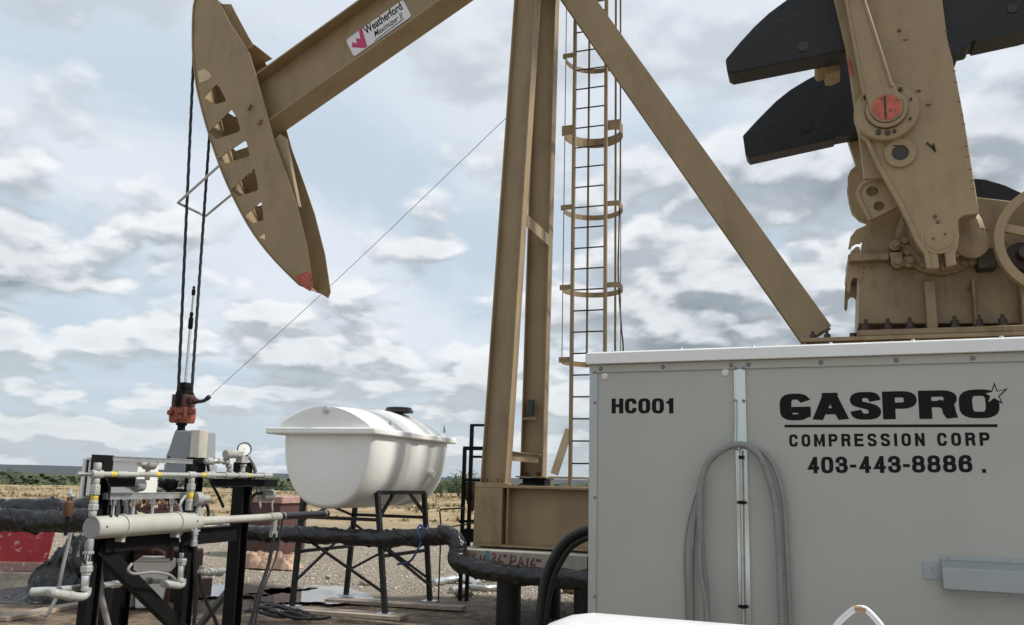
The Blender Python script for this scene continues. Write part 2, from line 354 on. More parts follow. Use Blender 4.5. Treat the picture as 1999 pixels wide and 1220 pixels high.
def stroke(mb, pts, closed, sx, sy, fn, lay=0, box=None):
    k = sy/sx; P = [Vector((p[0]*k, p[1])) for p in pts]
    if closed and (P[0]-P[-1]).length < 1e-6: P.pop()
    if not closed:                                           # square caps
        P[0] = P[0] + (P[0]-P[1]).normalized()*sy*.5; P[-1] = P[-1] + (P[-1]-P[-2]).normalized()*sy*.5
    n = len(P); L_, R_ = [], []
    cl = lambda v, a, b: max(a, min(b, v))
    for i in range(n):
        a = P[i-1] if (i or closed) else P[i]; c = P[(i+1) % n] if (i < n-1 or closed) else P[i]
        d1 = (P[i]-a); d2 = (c-P[i]); d1 = d1.normalized() if d1.length > 1e-7 else d2.normalized(); d2 = d2.normalized() if d2.length > 1e-7 else d1
        t = (d1+d2); t = t.normalized() if t.length > 1e-5 else d1
        m = Vector((-t.y, t.x)); cs = max(.45, m.dot(Vector((-d1.y, d1.x)))); m *= sy/2/cs
        for q, lst in ((P[i]+m, L_), (P[i]-m, R_)): v = fn(cl(q.x/k, box[0], box[1]), cl(q.y, 0, box[2])); lst.append((v[0], v[1]-.0003*lay, v[2]))
    m_ = n if closed else n-1
    mb.add(L_+R_, [(i, (i+1) % n, n+(i+1) % n, n+i) for i in range(m_)])
def text(mb, s, widths, h, sx, sy, gap, fn, x0=0.0):
    x = x0
    for ch in s:
        w = widths.get(ch, widths['*'])
        if ch != ' ':
            st, cl = glyph(ch); sxx = sx if ch != '-' else sy
            for li, q in enumerate(st):
                closed = (Vector(q[0])-Vector(q[-1])).length < 1e-6
                stroke(mb, [(x + sxx/2 + a*(w-sxx), sy/2 + b*(h-sy)) for a, b in q], closed, sxx, sy, fn, li, (x, x+w, h))
        x += w + gap
    return x - gap

# ============================================================ ground, hills, wood, shrubs
def ground_material():
    m = bpy.data.materials.new('pad_ground'); m.use_nodes = True; nt = m.node_tree; N = nt.nodes; L = nt.links; b = N['Principled BSDF']
    g = N.new('ShaderNodeNewGeometry'); sp = N.new('ShaderNodeSeparateXYZ'); L.new(g.outputs['Position'], sp.inputs[0])
    def nz(scale, detail=8, rough=.6):
        n = N.new('ShaderNodeTexNoise'); L.new(g.outputs['Position'], n.inputs['Vector']); n.inputs['Scale'].default_value = scale; n.inputs['Detail'].default_value = detail; n.inputs['Roughness'].default_value = rough; return n.outputs[0]
    def mth(op, a, c):
        n = N.new('ShaderNodeMath'); n.operation = op
        for i, v in enumerate((a, c)):
            if isinstance(v, (int, float)): n.inputs[i].default_value = v
            else: L.new(v, n.inputs[i])
        return n.outputs[0]
    def mr(v, a, c):
        n = N.new('ShaderNodeMapRange'); n.interpolation_type = 'SMOOTHSTEP'; L.new(v, n.inputs[0]); n.inputs[1].default_value = a; n.inputs[2].default_value = c; return n.outputs[0]
    def mix(f, a, c):
        n = N.new('ShaderNodeMix'); n.data_type = 'RGBA'
        if isinstance(f, float): n.inputs[0].default_value = f
        else: L.new(f, n.inputs[0])
        for i, v in ((6, a), (7, c)):
            if isinstance(v, tuple): n.inputs[i].default_value = (*v, 1)
            else: L.new(v, n.inputs[i])
        return n.outputs[2]
    ln = N.new('ShaderNodeVectorMath'); ln.operation = 'LENGTH'; L.new(g.outputs['Position'], ln.inputs[0]); r = ln.outputs['Value']
    n1 = nz(.5); n2 = nz(3); n3 = nz(.09, 5)
    gravel = mix(mr(nz(30, 4, .8), .35, .68), (.12, .10, .075), (.42, .375, .30))
    gravel = mix(mr(n2, .45, .75), gravel, (.23, .195, .15))
    mud = mix(mr(n2, .35, .65), (.095, .068, .045), (.28, .21, .14))
    mud = mix(mr(nz(9), .5, .66), mud, (.30, .245, .18))
    field = mix(mr(nz(.35, 9, .7), .35, .65), (.235, .175, .095), (.385, .295, .18))
    field = mix(mr(nz(1.6, 6), .56, .66), field, (.15, .135, .06))
    far = mix(mr(n3, .4, .6), (.03, .045, .018), (.075, .085, .035))
    rn = mth('ADD', r, mth('MULTIPLY', mth('SUBTRACT', n1, .5), 7.0))
    c = mix(mr(rn, 11.8, 14.2), mud, gravel)
    c = mix(mr(mth('ADD', r, mth('MULTIPLY', mth('SUBTRACT', n1, .5), 22.0)), 24, 36), c, field)
    c = mix(mr(r, 104, 125), c, far)
    L.new(c, b.inputs['Base Color'])
    wet = mr(rn, 12.0, 15.0)
    ro = N.new('ShaderNodeMapRange'); L.new(wet, ro.inputs[0]); ro.inputs[3].default_value = .75; b.inputs['Specular IOR Level'].default_value = .3; ro.inputs[4].default_value = .9; L.new(ro.outputs[0], b.inputs['Roughness'])
    bp = N.new('ShaderNodeBump'); bp.inputs['Strength'].default_value = .9; bp.inputs['Distance'].default_value = .05
    L.new(mth('ADD', mth('MULTIPLY', nz(28, 5, .75), .6), n2), bp.inputs['Height']); L.new(bp.outputs[0], b.inputs['Normal'])
    return m
def ss(a, b, x): t = max(0, min(1, (x-a)/(b-a))); return t*t*(3-2*t)
def gh(x, y):
    r = math.hypot(x, y)
    e = 100 + 10*noise.noise(Vector((x/60, y/60, 1)))
    h = .035*noise.noise(Vector((x/1.7, y/1.7, 0)))*ss(4, 9, r) + .05*noise.noise(Vector((x/6, y/6, 3)))*ss(14, 22, r)
    h += .35*noise.noise(Vector((x/14, y/9, 5)))*ss(26, 60, r)
    h += -.02
    h -= 6*ss(e, e+70, r) + 8*ss(170, 600, r)
    return h
def make_ground():
    mb = MB(); nt_ = 300; rs = [0.6*1.06**i for i in range(164)]
    rs = [r for r in rs if r < 7200]
    mb.grid(lambda i, j: (rs[j]*math.sin(2*math.pi*i/nt_), rs[j]*math.cos(2*math.pi*i/nt_), gh(rs[j]*math.sin(2*math.pi*i/nt_), rs[j]*math.cos(2*math.pi*i/nt_))), nt_, len(rs), True)
    mb.add([(rs[0]*math.sin(2*math.pi*i/nt_), rs[0]*math.cos(2*math.pi*i/nt_), -.02) for i in range(nt_)], [tuple(range(nt_))])
    tag(mb.build('ground', ground_material(), sharp=180), 'gravel and mud well pad running out to dry tan field', 'ground', kind='structure')
    hm = pm('hill_cover', (.034, .048, .052), .95, var=.3, scale=.004)
    mb = MB(); n = 360; R1 = [3200, 4200, 5200, 6400, 8000]
    def hp(i, j):
        t = 2*math.pi*i/n; r = R1[j]; x, y = r*math.sin(t), r*math.cos(t)
        deg = math.degrees(t); deg = deg-360 if deg > 180 else deg
        a = 12 + 14*ss(-19, -30, deg) + 4*ss(-6, 4, deg)
        k = (0, .5, .85, 1.0, .6)[j]
        return (x, y, -14.5 + k*(16 + a + 9*noise.noise(Vector((t*9, 0, j*.2))) + 5*noise.noise(Vector((t*30, 2, j*.3)))))
    mb.grid(hp, n, 5, True)
    tag(mb.build('hills', hm, sharp=180), 'low dark hills along the horizon', 'hills', kind='structure')
make_ground()

def leaf_mat(name, a, b):
    m = bpy.data.materials.new(name); m.use_nodes = True; nt = m.node_tree; N = nt.nodes; L = nt.links; p = N['Principled BSDF']; p.inputs['Roughness'].default_value = .8
    g = N.new('ShaderNodeNewGeometry'); mx = N.new('ShaderNodeMix'); mx.data_type = 'RGBA'; L.new(g.outputs['Random Per Island'], mx.inputs[0]); mx.inputs[6].default_value = (*a, 1); mx.inputs[7].default_value = (*b, 1); L.new(mx.outputs[2], p.inputs['Base Color']); return m
M['leaf'] = leaf_mat('wood_foliage', (.022, .036, .014), (.075, .09, .035))
M['leaf2'] = leaf_mat('shrub_foliage', (.028, .05, .016), (.09, .115, .045))
M['bark'] = pm('bark', (.09, .07, .05), .9, var=.3, scale=8)
def crown(mb, c, rx, rz, n, s, rnd):
    for _ in range(n):
        while True:
            p = Vector((rnd.uniform(-1, 1), rnd.uniform(-1, 1), rnd.uniform(-1, 1)))
            if .25 < p.length < 1: break
        p = Vector((p.x*rx, p.y*rx, p.z*rz)) * (1 + .25*noise.noise(p*2.3 + Vector(c)))
        q = Vector(c)+p; a = Vector((rnd.uniform(-1, 1), rnd.uniform(-1, 1), rnd.uniform(-.6, .6))).normalized(); b = a.orthogonal().normalized(); k = s*rnd.uniform(.5, 1.3)
        mb.add([q-a*k, q+b*k*.6, q+a*k, q-b*k*.6], [(0, 1, 2, 3)])
def wood():
    rnd = random.Random(3); mb = MB()
    for i in range(1500):
        az = R(rnd.uniform(-40, 38)); r = 125 + 420*rnd.random()**1.4
        if r < 150 and rnd.random() < .5: continue
        x, y = r*math.sin(az), r*math.cos(az); z = gh(x, y); H = min(rnd.uniform(5, 8), -z + .35 + rnd.uniform(-.5, .35) + (r-125)*.002)
        if H < 1.5: H = rnd.uniform(1.5, 2.5)
        crown(mb, (x, y, z+H*.55), H*.55, H*.5, 60, .13*H, rnd)
    tag(mb.build('far_wood', 'leaf', sharp=180, fix=False), 'dark green belt of trees beyond the tan field', 'wood', kind='stuff')
    spots = [(862, 968, 2.0, 'pale dusty shrub behind the tank, nearest the white lid corner'), (896, 967, 2.5, 'tallest green shrub at the field edge beside the black pipe frame'), (1128, 962, 1.9, 'green shrub seen through the ladder foot left of the grey cabinet'), (515, 955, 1.6, 'small green shrub between the pipe rack end and the white tank')]
    for px, py, h, lab in spots:
        d = ray(px, py); P = CPOS + d*(80/d.y); z = gh(P.x, P.y); t = thing('shrub', lab, 'shrub', group='shrubs along the field edge'); t.location = (P.x, P.y, z)
        mb = MB(); 
        for k in range(5): crown(mb, (rnd.uniform(-1.6, 1.6), rnd.uniform(-.8, .8), h*rnd.uniform(.4, .62)), h*.45, h*.42, 240, .085, rnd)
        mb.build('foliage', 'leaf2', t, sharp=180, fix=False)
        mb = MB()
        for k in range(4): mb.tube((0, 0, -.1), (rnd.uniform(-.6, .6), rnd.uniform(-.3, .3), h*.6), .05, .02, 6)
        mb.build('stem', 'bark', t)
wood()

# puddles (silty water lying 4-6 mm above the mud)
wm = bpy.data.materials.new('silty_water'); wm.use_nodes = True
_b = wm.node_tree.nodes['Principled BSDF']; _b.inputs['Base Color'].default_value = (.27, .245, .21, 1); _b.inputs['Roughness'].default_value = .03; _b.inputs['IOR'].default_value = 1.6
def puddle(c, rx, ry, seed, lab):
    c = onz(*c, 0); mb = MB(); st = .022; nx, ny = int(rx*1.6/st), int(ry*1.6/st); keep = {}
    def wet(x, y):
        p = Vector((c.x+x, c.y+y, seed)); f = 1 - (x/rx)**2 - (y/ry)**2
        return f*.8 + .55*noise.noise(p*1.6) + .38*noise.noise(p*4.5) + .16*noise.noise(p*13) > .22
    vid = {}; vs = []; fs = []
    def vx(i, j):
        if (i, j) not in vid: vid[(i, j)] = len(vs); vs.append((c.x + i*st, c.y + j*st, .022))
        return vid[(i, j)]
    for i in range(-nx, nx):
        for j in range(-ny, ny):
            if wet((i+.5)*st, (j+.5)*st): fs.append((vx(i, j), vx(i+1, j), vx(i+1, j+1), vx(i, j+1)))
    mb.add(vs, fs); return tag(mb.build('puddle', wm, fix=False), lab, 'puddle', kind='structure')
puddle((607, 1163), .95, .95, 4.0, 'pale puddle mirroring the sky under the white tank')
puddle((470, 1155), 1.0, .9, 9.0, 'brown muddy puddle between the rack posts and the tank stand')

def gravel():
    rnd = random.Random(11); mb = MB()
    ico = [Vector(v).normalized() for v in ((0, .5, .85), (0, -.5, .85), (.85, 0, .5), (-.85, 0, .5), (.5, .85, 0), (-.5, .85, 0), (.5, -.85, 0), (-.5, -.85, 0), (0, .5, -.6), (0, -.5, -.6))]
    fs = [(0, 3, 1), (0, 1, 2), (0, 2, 4), (0, 4, 5), (0, 5, 3), (1, 3, 7), (1, 7, 6), (1, 6, 2), (2, 6, 4), (5, 7, 3)]
    k = 0
    while k < 12000:
        Y = 11.2 + 13*rnd.random()**1.6; X = rnd.uniform(-.62, .14)*Y
        dn = noise.noise(Vector((X*.5, Y*.5, 0))) + .35*noise.noise(Vector((X*1.7, Y*1.7, 0)))
        if Y < 13.0 + dn*2.0 and rnd.random() < .93: continue
        k += 1
        s = rnd.uniform(.008, .026)*(1.8 if rnd.random() < .02 else 1); z = gh(X, Y) + s*.25; a = rnd.uniform(0, 6.28); ca, sa = math.cos(a), math.sin(a); e = rnd.uniform(.6, 1)
        mb.add([(X + (v.x*ca-v.y*sa*e)*s, Y + (v.x*sa+v.y*ca*e)*s, z + v.z*s*.7) for v in ico], fs)
    tag(mb.build('gravel', leaf_mat('gravel_stones', (.15, .13, .10), (.56, .50, .41)), sharp=180, fix=False), 'loose grey gravel strewn over the pad', 'gravel', kind='stuff')
gravel()
def field_tufts():
    rnd = random.Random(21); mb = MB()
    for i in range(2600):
        r = 34 + 62*rnd.random()**.8; az = R(rnd.uniform(-34, 6)); x, y = r*math.sin(az), r*math.cos(az)
        if noise.noise(Vector((x/9, y/5, 2))) < -.02: continue
        z = gh(x, y); h = rnd.uniform(.08, .26); w = h*rnd.uniform(.8, 2.0)
        for k in range(5):
            a = rnd.uniform(0, 6.28); q = Vector((x + rnd.uniform(-w, w), y + rnd.uniform(-w, w), z-.02)); d = Vector((math.cos(a), math.sin(a), 0))*h*.6
            mb.add([q-d, q+d, q+d*.5+Vector((0, 0, h*rnd.uniform(.5, 1)))], [(0, 1, 2)])
    tag(mb.build('dry_weeds', leaf_mat('dry_weeds', (.10, .085, .035), (.42, .33, .19)), sharp=180, fix=False), 'dry weeds and tufts over the tan field', 'weeds', kind='stuff')
field_tufts()

# ============================================================ pump jack
nl = ony(967, 941, 11.0)
_o = Frame(nl, -19.8).w((0, .77, 0)); _o.z = 0
J = Frame(_o, -19.8)
def pump_jack():
    t = thing('pump_jack', 'huge tan oilfield pump jack with dark counterweights and horse head lowered', 'pump jack', J)
    # --- base skid
    mb = MB()
    for s in (-1, 1):
        mb.ibeam((-.17, s*.9, 1.26), (8.2, s*.9, 1.26), .74, .3, .03, .018, (0, 0, 1))
        a, b = sorted((s*.752, s*1.048)); mb.box((-.168, a, .921), (.20, b, 1.599))
        for u in (.26, 1.75, 3.3, 4.8, 6.3): mb.box((u, a+.004, .921), (u+.018, b-.004, 1.599))
    for u in (.0, 3.0, 6.0): mb.box((u, -.74, .95), (u+.2, .74, 1.55))
    mb.build('base_skid', 'tan_dirty', t, bevel=.004)
    mb = MB(); mb.box((-.17, .70, 1.634), (.2, 1.06, 1.655)); mb.box((-.15, .74, 1.655), (.18, 1.02, 1.715)); mb.box((-.19, .70, 1.715), (.22, 1.06, 1.735))
    mb.build('leg_riser', 'black', t)
    # --- samson post
    def leg(s, w0):
        p0 = Vector((0, s*.77, w0)); p1 = Vector((.21, s*.40, 9.62))
        mb = MB(); mb.ibeam(p0, p1, .34, .20, .018, .012, (1, 0, 0)); mb.obox(p0 + Vector((0, 0, .012)), ((1, 0, 0), (0, 1, 0), (0, 0, 1)), (.44, .28, .02))
        o = mb.build('samson_leg', 'tan', t, bevel=.003)
        mb = MB()
        for u in (-.1, .09): 
            mb.bolt((u, s*.77-.10*1.0 if s < 0 else s*.77-.06, w0+.02), (0, 0, 1), .032, .06)
        islands(mb.build('anchor_bolt', 'rust', o))
        return o
    n_ = leg(-1, 1.635); f_ = leg(1, 1.735)
    mb = MB(); mb.box((-.05, .60, 2.62), (.03, .66, 2.85)); mb.build('junction_box', 'green', f_)
    mb = MB(); mb.box((-.12, .56, 2.56), (.08, .66, 2.585)); mb.build('junction_shelf', 'tan', f_)
    def lerp(s, w, w0=1.65): k = (w-w0)/(9.62-w0); return Vector((.21*k, s*(.77-.37*k), w))
    mb = MB()
    for w in (5.18,):
        a, b = lerp(-1, w), lerp(1, w); mb.bar(a + Vector((.17, .09, 0)), b + Vector((.17, -.09, 0)), .012, .16, (0, 0, 1)); mb.bar(a + Vector((.10, .09, .085)), b + Vector((.10, -.09, .085)), .15, .012, (0, 0, 1))
    mb.build('leg_brace', 'tan', t)
    mb = MB(); a, b = lerp(-1, 2.0), lerp(1, 2.0); mb.bar(a + Vector((.0, .1, .06)), b + Vector((.0, -.1, .06)), .30, .012, (0, 0, 1)); mb.bar(a + Vector((.10, .1, 0)), b + Vector((.10, -.1, 0)), .012, .11, (0, 0, 1)); mb.build('leg_brace', 'tan_dirty', t)
    mb = MB()
    pa = J.v(1128.5, 0, 0); pb = J.v(1590, 650, 0); d = (pb-pa).normalized(); p0 = pa - d*1.45; p1 = pb + d*.05; p0.y = p1.y = 0
    mb.ibeam(p0, p1, .26, .40, .018, .014, (0, 1, 0))
    o = mb.build('rear_leg', 'tan', t, bevel=.003)
    # samson top, saddle bearing
    mb = MB(); mb.box((-.25, -.52, 9.62), (.85, .52, 9.68)); mb.prism([(-.05, 9.68), (.55, 9.68), (.40, 9.92), (.10, 9.92)], -.35, .35); mb.build('top_plate', 'tan', t, bevel=.004)
    mb = MB(); mb.lathe((.25, -.45, 9.92), (0, 1, 0), [(.14, 0), (.16, .02), (.16, .88), (.14, .90)]); mb.build('saddle_bearing', 'tan', t)
    # --- walking beam
    an = R(28.1); dv = Vector((math.cos(an), 0, math.sin(an))); up = Vector((-math.sin(an), 0, math.cos(an)))
    B0 = Vector((-4.28, 0, 7.325)) + up*.46 + dv*.10
    mb = MB(); mb.ibeam(B0 - dv*.42, B0 + dv*10.2, .92, .45, .03, .02, up)
    for k in (4.7, 5.4, 9.6): mb.obox(B0 + dv*k + Vector((0, -.11, 0)), (dv, (0, 1, 0), up), (.02, .2, .86)); mb.obox(B0 + dv*k + Vector((0, .11, 0)), (dv, (0, 1, 0), up), (.02, .2, .86))
    wb = mb.build('walking_beam', 'tan', t, bevel=.004)
    # name plate: measured corners on the web
    cs = [J.v(a, b, -.016) for a, b in ((674.5, 75), (787, 0.5), (805, 33), (691, 112.5))]
    e1 = dv; c = sum(cs, Vector())/4; wd = ((cs[1]-cs[0]).length + (cs[2]-cs[3]).length)/2*1.0; hg = ((cs[3]-cs[0]).length + (cs[2]-cs[1]).length)/2*.94
    def SP(x, y, lift=0.0): return tuple(c + dv*x + up*y + Vector((0, -lift, 0)))
    mb = MB(); rr = .04
    pl = [(sx*(wd/2-rr) + rr*math.cos(R(a)), sy*(hg/2-rr) + rr*math.sin(R(a))) for sx, sy, a0 in ((1, 1, 0), (-1, 1, 90), (-1, -1, 180), (1, -1, 270)) for a in (a0, a0+45, a0+90)]
    nv = len(pl); mb.add([SP(x, y, .001) for x, y in pl] + [SP(x, y, .006) for x, y in pl], [tuple(range(nv)), tuple(range(nv, 2*nv))] + [(i, (i+1) % nv, nv+(i+1) % nv, nv+i) for i in range(nv)])
    mb.mi = 1                                              # folded-ribbon emblem
    k_ = wd/1.02; em = [(-.475, -.005), (-.435, .065), (-.385, .0), (-.36, .085), (-.305, .03), (-.275, .155), (-.21, .185), (-.265, -.15), (-.305, -.15)]
    tri = geometry.tessellate_polygon([[Vector((x, y, 0)) for x, y in em]]); mb.add([SP(x*k_, y*k_, .009) for x, y in em], [tuple(q) for q in tri])
    mb.mi = 2
    def curve_text(s, x, y, size, sx=1.0, shear=0.0, off=0.0):
        cu = bpy.data.curves.new('sign_text', 'FONT'); cu.body = s; cu.size = size; cu.offset = off; cu.shear = shear; cu.resolution_u = 4
        ob = bpy.data.objects.new('sign_text', cu); col.objects.link(ob); me = ob.to_mesh(); w = max(v.co.x for v in me.vertices)
        mb.add([SP(x + v.co.x*sx/w, y + v.co.y, .009) for v in me.vertices], [tuple(p.vertices) for p in me.polygons]); ob.to_mesh_clear(); bpy.data.objects.remove(ob); bpy.data.curves.remove(cu)
    curve_text('Weatherford', -.195*wd, .035, .205, .635*wd, 0, .004)
    curve_text('Maximizer II', -.10*wd, -.105, .15, .50*wd, .35, .001)
    ul = [(-.125*wd, -.155), (.39*wd, -.125), (.39*wd, -.138), (-.125*wd, -.168)]
    mb.add([SP(x, y, .009) for x, y in ul], [(0, 1, 2, 3)])
    o = mb.build('nameplate', ['sign_white', 'magenta', 'letter'], wb, fix=False); tag(o, 'white nameplate with pink emblem and black lettering')
    # --- horse head
    fe = J.vp([(398, -22), (388, -8), (381, 14), (379, 60), (380, 110), (387, 170), (400, 225), (418, 285), (440, 345), (468, 405), (500, 460), (540, 510), (588, 558)], -.25)
    be = J.vp([(606, 569), (611, 556), (600, 480), (580, 400), (560, 340), (535, 270), (520, 215), (505, 160), (487, 103), (450, 45), (426, 0), (415, -22)], -.25)
    outline = [tuple(p) for p in smoothpts([Vector((*p, 0)) for p in fe], 3)]; outline = [(p[0], p[1]) for p in outline] + be
    holes = [J.vp(h, -.25) for h in (
        [(423, 165), (430, 172), (442, 195), (440, 199), (420.6, 204), (399, 191)], [(452.6, 214), (464, 232), (470, 253), (466, 258), (422, 273), (409, 257)],
        [(478, 275), (482, 278), (488, 303), (485, 306), (440, 320), (425.6, 311)], [(497.4, 329), (501, 345), (505, 369), (502, 373), (466, 384), (451, 371)],
        [(510.6, 394), (514, 412), (515, 428), (513, 431), (495, 436), (478.6, 422)], [(518, 455), (518, 469), (506, 463)])]
    mb = MB(); mb.prism(outline, -.262, -.25, holes)
    hh = mb.build('horse_head', 'tan', t, bevel=.002)
    mb = MB(); mb.prism(outline, .25, .262, holes); mb.build('cheek_plate', 'tan', hh)
    mb = MB(); pts = [(p[0], p[1]) for p in smoothpts([Vector((*p, 0)) for p in fe], 3)]
    for (x0, z0), (x1, z1) in zip(pts[:-1], pts[1:]):
        mb.add([(x0-.004, -.285, z0), (x1-.004, -.285, z1), (x1-.004, .285, z1), (x0-.004, .285, z0), (x0-.024, -.285, z0), (x1-.024, -.285, z1), (x1-.024, .285, z1), (x0-.024, .285, z0)], [(0, 1, 2, 3), (7, 6, 5, 4), (0, 4, 5, 1), (3, 2, 6, 7)])
    mb.build('track_plate', 'tan', hh)
    mb = MB()                                              # ribs between the cheek plates
    for k in ((-4.80, 8.62), (-4.30, 6.62)): mb.obox((k[0]-.1, 0, k[1]), ((1, 0, .35), (0, 1, 0), (-.35, 0, 1)), (.5, .498, .014))
    islands(mb.build('rib', 'tan', hh))
    mb = MB(); q = J.vp([(548, 262), (556, 268), (583, 402), (572, 398), (536, 272)], -.18)
    mb.prism(q, -.19, -.10); mb.build('hinge_plate', 'tan', hh)
    mb = MB(); q = J.vp([(573, 541), (598, 531), (608, 535), (611, 556), (606, 569), (588, 558)], -.265); mb.prism([(a, b+.004) for a, b in q], -.267, -.2635); mb.build('tip_marking', 'orange', hh)
    mb = MB(); q = J.vp([(386, 139), (398, 134), (408, 141), (413, 150), (404, 157), (389, 162)], -.265); mb.prism(q, -.266, -.2635); mb.build('bare_patch', 'tan_light', hh)
    mb = MB()
    for px, py in ((487, 211), (507, 240)):
        p = J.v(px, py, -.262); mb.bolt(p, (0, -1, 0), .035, .05); mb.box(p + Vector((-.03, -.05, .02)), p + Vector((.05, -.005, .05)))
    mb.build('latch_bolt', 'tan_dirty', hh)
    mb = MB()
    a = J.v(427, 324, -.27); b = J.v(347, 396, -.30); c2 = J.v(401, 422, .30); d2 = J.v(452, 380, .27)
    mb.path([a, a.lerp(b, .97), b, b.lerp(c2, .06), b.lerp(c2, .94), c2, c2.lerp(d2, .04), d2], .022, 8); mb.build('cable_guard', 'steel', hh)
    # --- pedestal under the gearbox
    mb = MB()
    for s in (-1, 1):
        a, b = sorted((s*.86, s*.56)); mb.box((3.74, a, 3.34), (8.3, b, 3.385)); mb.box((3.80, s*.72-.01, 2.85), (8.2, s*.72+.01, 3.339))
        for k in range(14): u = 4.42 + k*.27; mb.box((u, a+.02, 2.85), (u+.018, b-.02, 3.338))
        mb.prism([(3.60, 2.80), (3.78, 3.338), (3.80, 3.338), (3.80, 2.80)], a+.01, b-.01)
        mb.box((3.6, a, 2.80), (8.3, b, 2.849))
        for u in (3.75, 5.6, 7.7): mb.box((u, a+.02, 1.635), (u+.35, b-.02, 2.799))
    mb.box((3.9, -.555, 3.30), (8.2, .555, 3.335)); mb.box((3.9, -.7, 1.64), (3.95, .7, 2.79))
    mb.build('pedestal', 'tan_dirty', t, bevel=.004)
    # --- gearbox
    V0 = -.62
    mb = MB(); body = J.vp([(1676, 632), (1679, 506)], V0) + J.vp([(1683, 470), (1697, 434), (1722, 414), (1757, 397), (1800, 386), (1850, 382), (1905, 384), (1985, 393), (2060, 404), (2110, 440), (2110, 632)], V0)
    mb.prism(body, V0, .62)
    base = J.vp([(1676, 646), (1676, 627), (2110, 613), (2110, 630)], V0); wlo = 3.387; whi = max(p[1] for p in base[1:2])
    mb.box((base[0][0]-.02, -.85, wlo), (base[2][0], .85, wlo+.07))
    lug = J.vp([(1655, 497), (1736, 495), (1736, 507), (1657, 510)], V0-.12); mb.prism(lug, V0-.14, .7)
    fl = J.vp([(1736, 494), (1760, 494), (1766, 520), (1740, 520)], V0-.1); mb.prism(fl, V0-.16, V0+.1)
    for px in (1806, 1898, 1990): 
        p = J.v(px, 620, V0); mb.box((p.x, V0-.14, wlo+.071), (p.x+.11 if px == 1806 else p.x+.03, V0+.01, wlo+.62))
    gb = mb.build('gearbox', 'tan_shaded_grimy', t, bevel=.012)
    mb = MB()                                              # lifting hooks at the left end
    h1 = J.vp([(1683, 470), (1697, 434), (1688, 440), (1672, 447), (1660, 462), (1656, 484), (1660, 485), (1664, 478), (1672, 474), (1679, 474)], V0)
    h2 = J.vp([(1679, 512), (1679, 548), (1673, 541), (1666, 541), (1661, 548), (1660, 566), (1657, 571), (1653, 566), (1654, 540), (1656, 505), (1661, 490), (1672, 480), (1679, 482)], V0)
    for h in (h1, h2): mb.prism(h, V0+.02, V0+.06); mb.prism(h, .50, .54)
    islands(mb.build('lifting_hook', 'tan_dirty', gb))
    mb = MB(); sc_ = J.v(1833, 463, V0)
    mb.lathe((sc_.x, V0+.02, sc_.z), (0, -1, 0), [(.46, 0), (.46, .10), (.40, .16), (.34, .17), (.34, .30), (.16, .30), (.16, .40)], 28)
    for k in range(12): a_ = 2*math.pi*k/12; mb.bolt((sc_.x+.41*math.cos(a_), V0-.12, sc_.z+.41*math.sin(a_)), (0, -1, 0), .03, .06)
    s2 = J.v(1885, 488, V0); mb.lathe((s2.x+.02, V0, s2.z), (0, -1, 0), [(.21, 0), (.21, .1), (.17, .14), (.17, .30), (.12, .31)], 24)
    for k in range(8): a_ = 2*math.pi*k/8; mb.bolt((s2.x+.02+.19*math.cos(a_), V0-.1, s2.z+.19*math.sin(a_)), (0, -1, 0), .026, .05)
    for px, py in ((1748, 478), (1765, 472), (1775, 510), (1752, 512), (1882, 470), (1892, 500)):
        p = J.v(px, py, V0-.12); mb.lathe((p.x, V0, p.z), (0, -1, 0), [(.07, 0), (.07, .14), (.04, .15), (.04, .2)], 12)
    mb.build('bearing_cap', 'tan_shaded_grimy', gb)
    mb = MB()
    for px in (1690, 1733, 1776, 1864, 1911, 1958): p = J.v(px, 622, -.76); mb.lathe((p.x, -.74, wlo+.071), (0, 0, 1), [(.055, 0), (.055, .03), (.042, .035), (.042, .09), (.02, .095), (.02, .14)], 6)
    for px in (1586, 1614): p = J.v(px, 645, -.74); mb.lathe((p.x, -.76, 3.386), (0, 0, 1), [(.04, 0), (.04, .05), (.02, .055), (.02, .09)], 6)
    p = J.v(1676, 642, -.78); mb.lathe((p.x-.06, -.78, 3.386), (0, 0, 1), [(.04, 0), (.04, .05)], 6)
    islands(mb.build('base_bolt', 'bolt', gb))
    mb = MB(); q1 = J.v(1905, 500, V0-.1); q2 = J.v(1942, 506, V0-.1); mb.box((q1.x, V0-.22, q2.z-.12), (q2.x, V0+.01, q1.z+.06)); mb.lathe((q2.x+.25, V0, q2.z), (0, -1, 0), [(.16, 0), (.16, .2), (.07, .21), (.07, .36)], 18); mb.build('shaft_housing', 'bolt', gb, bevel=.01)
    # --- far crank and weight, then the near ones
    def weight(px, v, th, name='counterweight'):
        q = J.vp(px, v); mb = MB(); mb.prism(q, v, v+th); return mb.build(name, 'iron', t, bevel=.02)
    farL = [(1680, 100), (1650, 118), (1607, 139), (1574, 156), (1541.6, 175.7), (1515, 197), (1489, 223), (1468, 245), (1450, 265), (1452.5, 283), (1455, 301), (1461.6, 308), (1628, 271), (1630, 267), (1640, 265), (1690, 256)]
    w2 = weight(farL, .85, .3)
    mb = MB(); p = J.v(1576, 249, .85); mb.lathe((p.x, .85, p.z), (0, -1, 0), [(.06, -.01), (.06, .012)], 16); mb.build('bolt_hole', 'rubber', w2)
    q = J.vp([(1625, 150), (1690, 130), (1760, 300), (1760, 400), (1720, 440), (1692, 432), (1678, 427), (1663, 412), (1657, 390), (1655, 345), (1660, 332), (1672, 322), (1652, 262)], 1.16)
    mb = MB(); mb.prism(q, 1.17, 1.32); mb.build('far_crank', 'tan_dirty', t, bevel=.01)
    nearL = [(1690, -90), (1640, -70), (1585, -38), (1533.7, 0), (1500, 25), (1471, 52), (1442, 84), (1416, 115), (1419, 139), (1428, 143), (1655, 97), (1700, 80)]
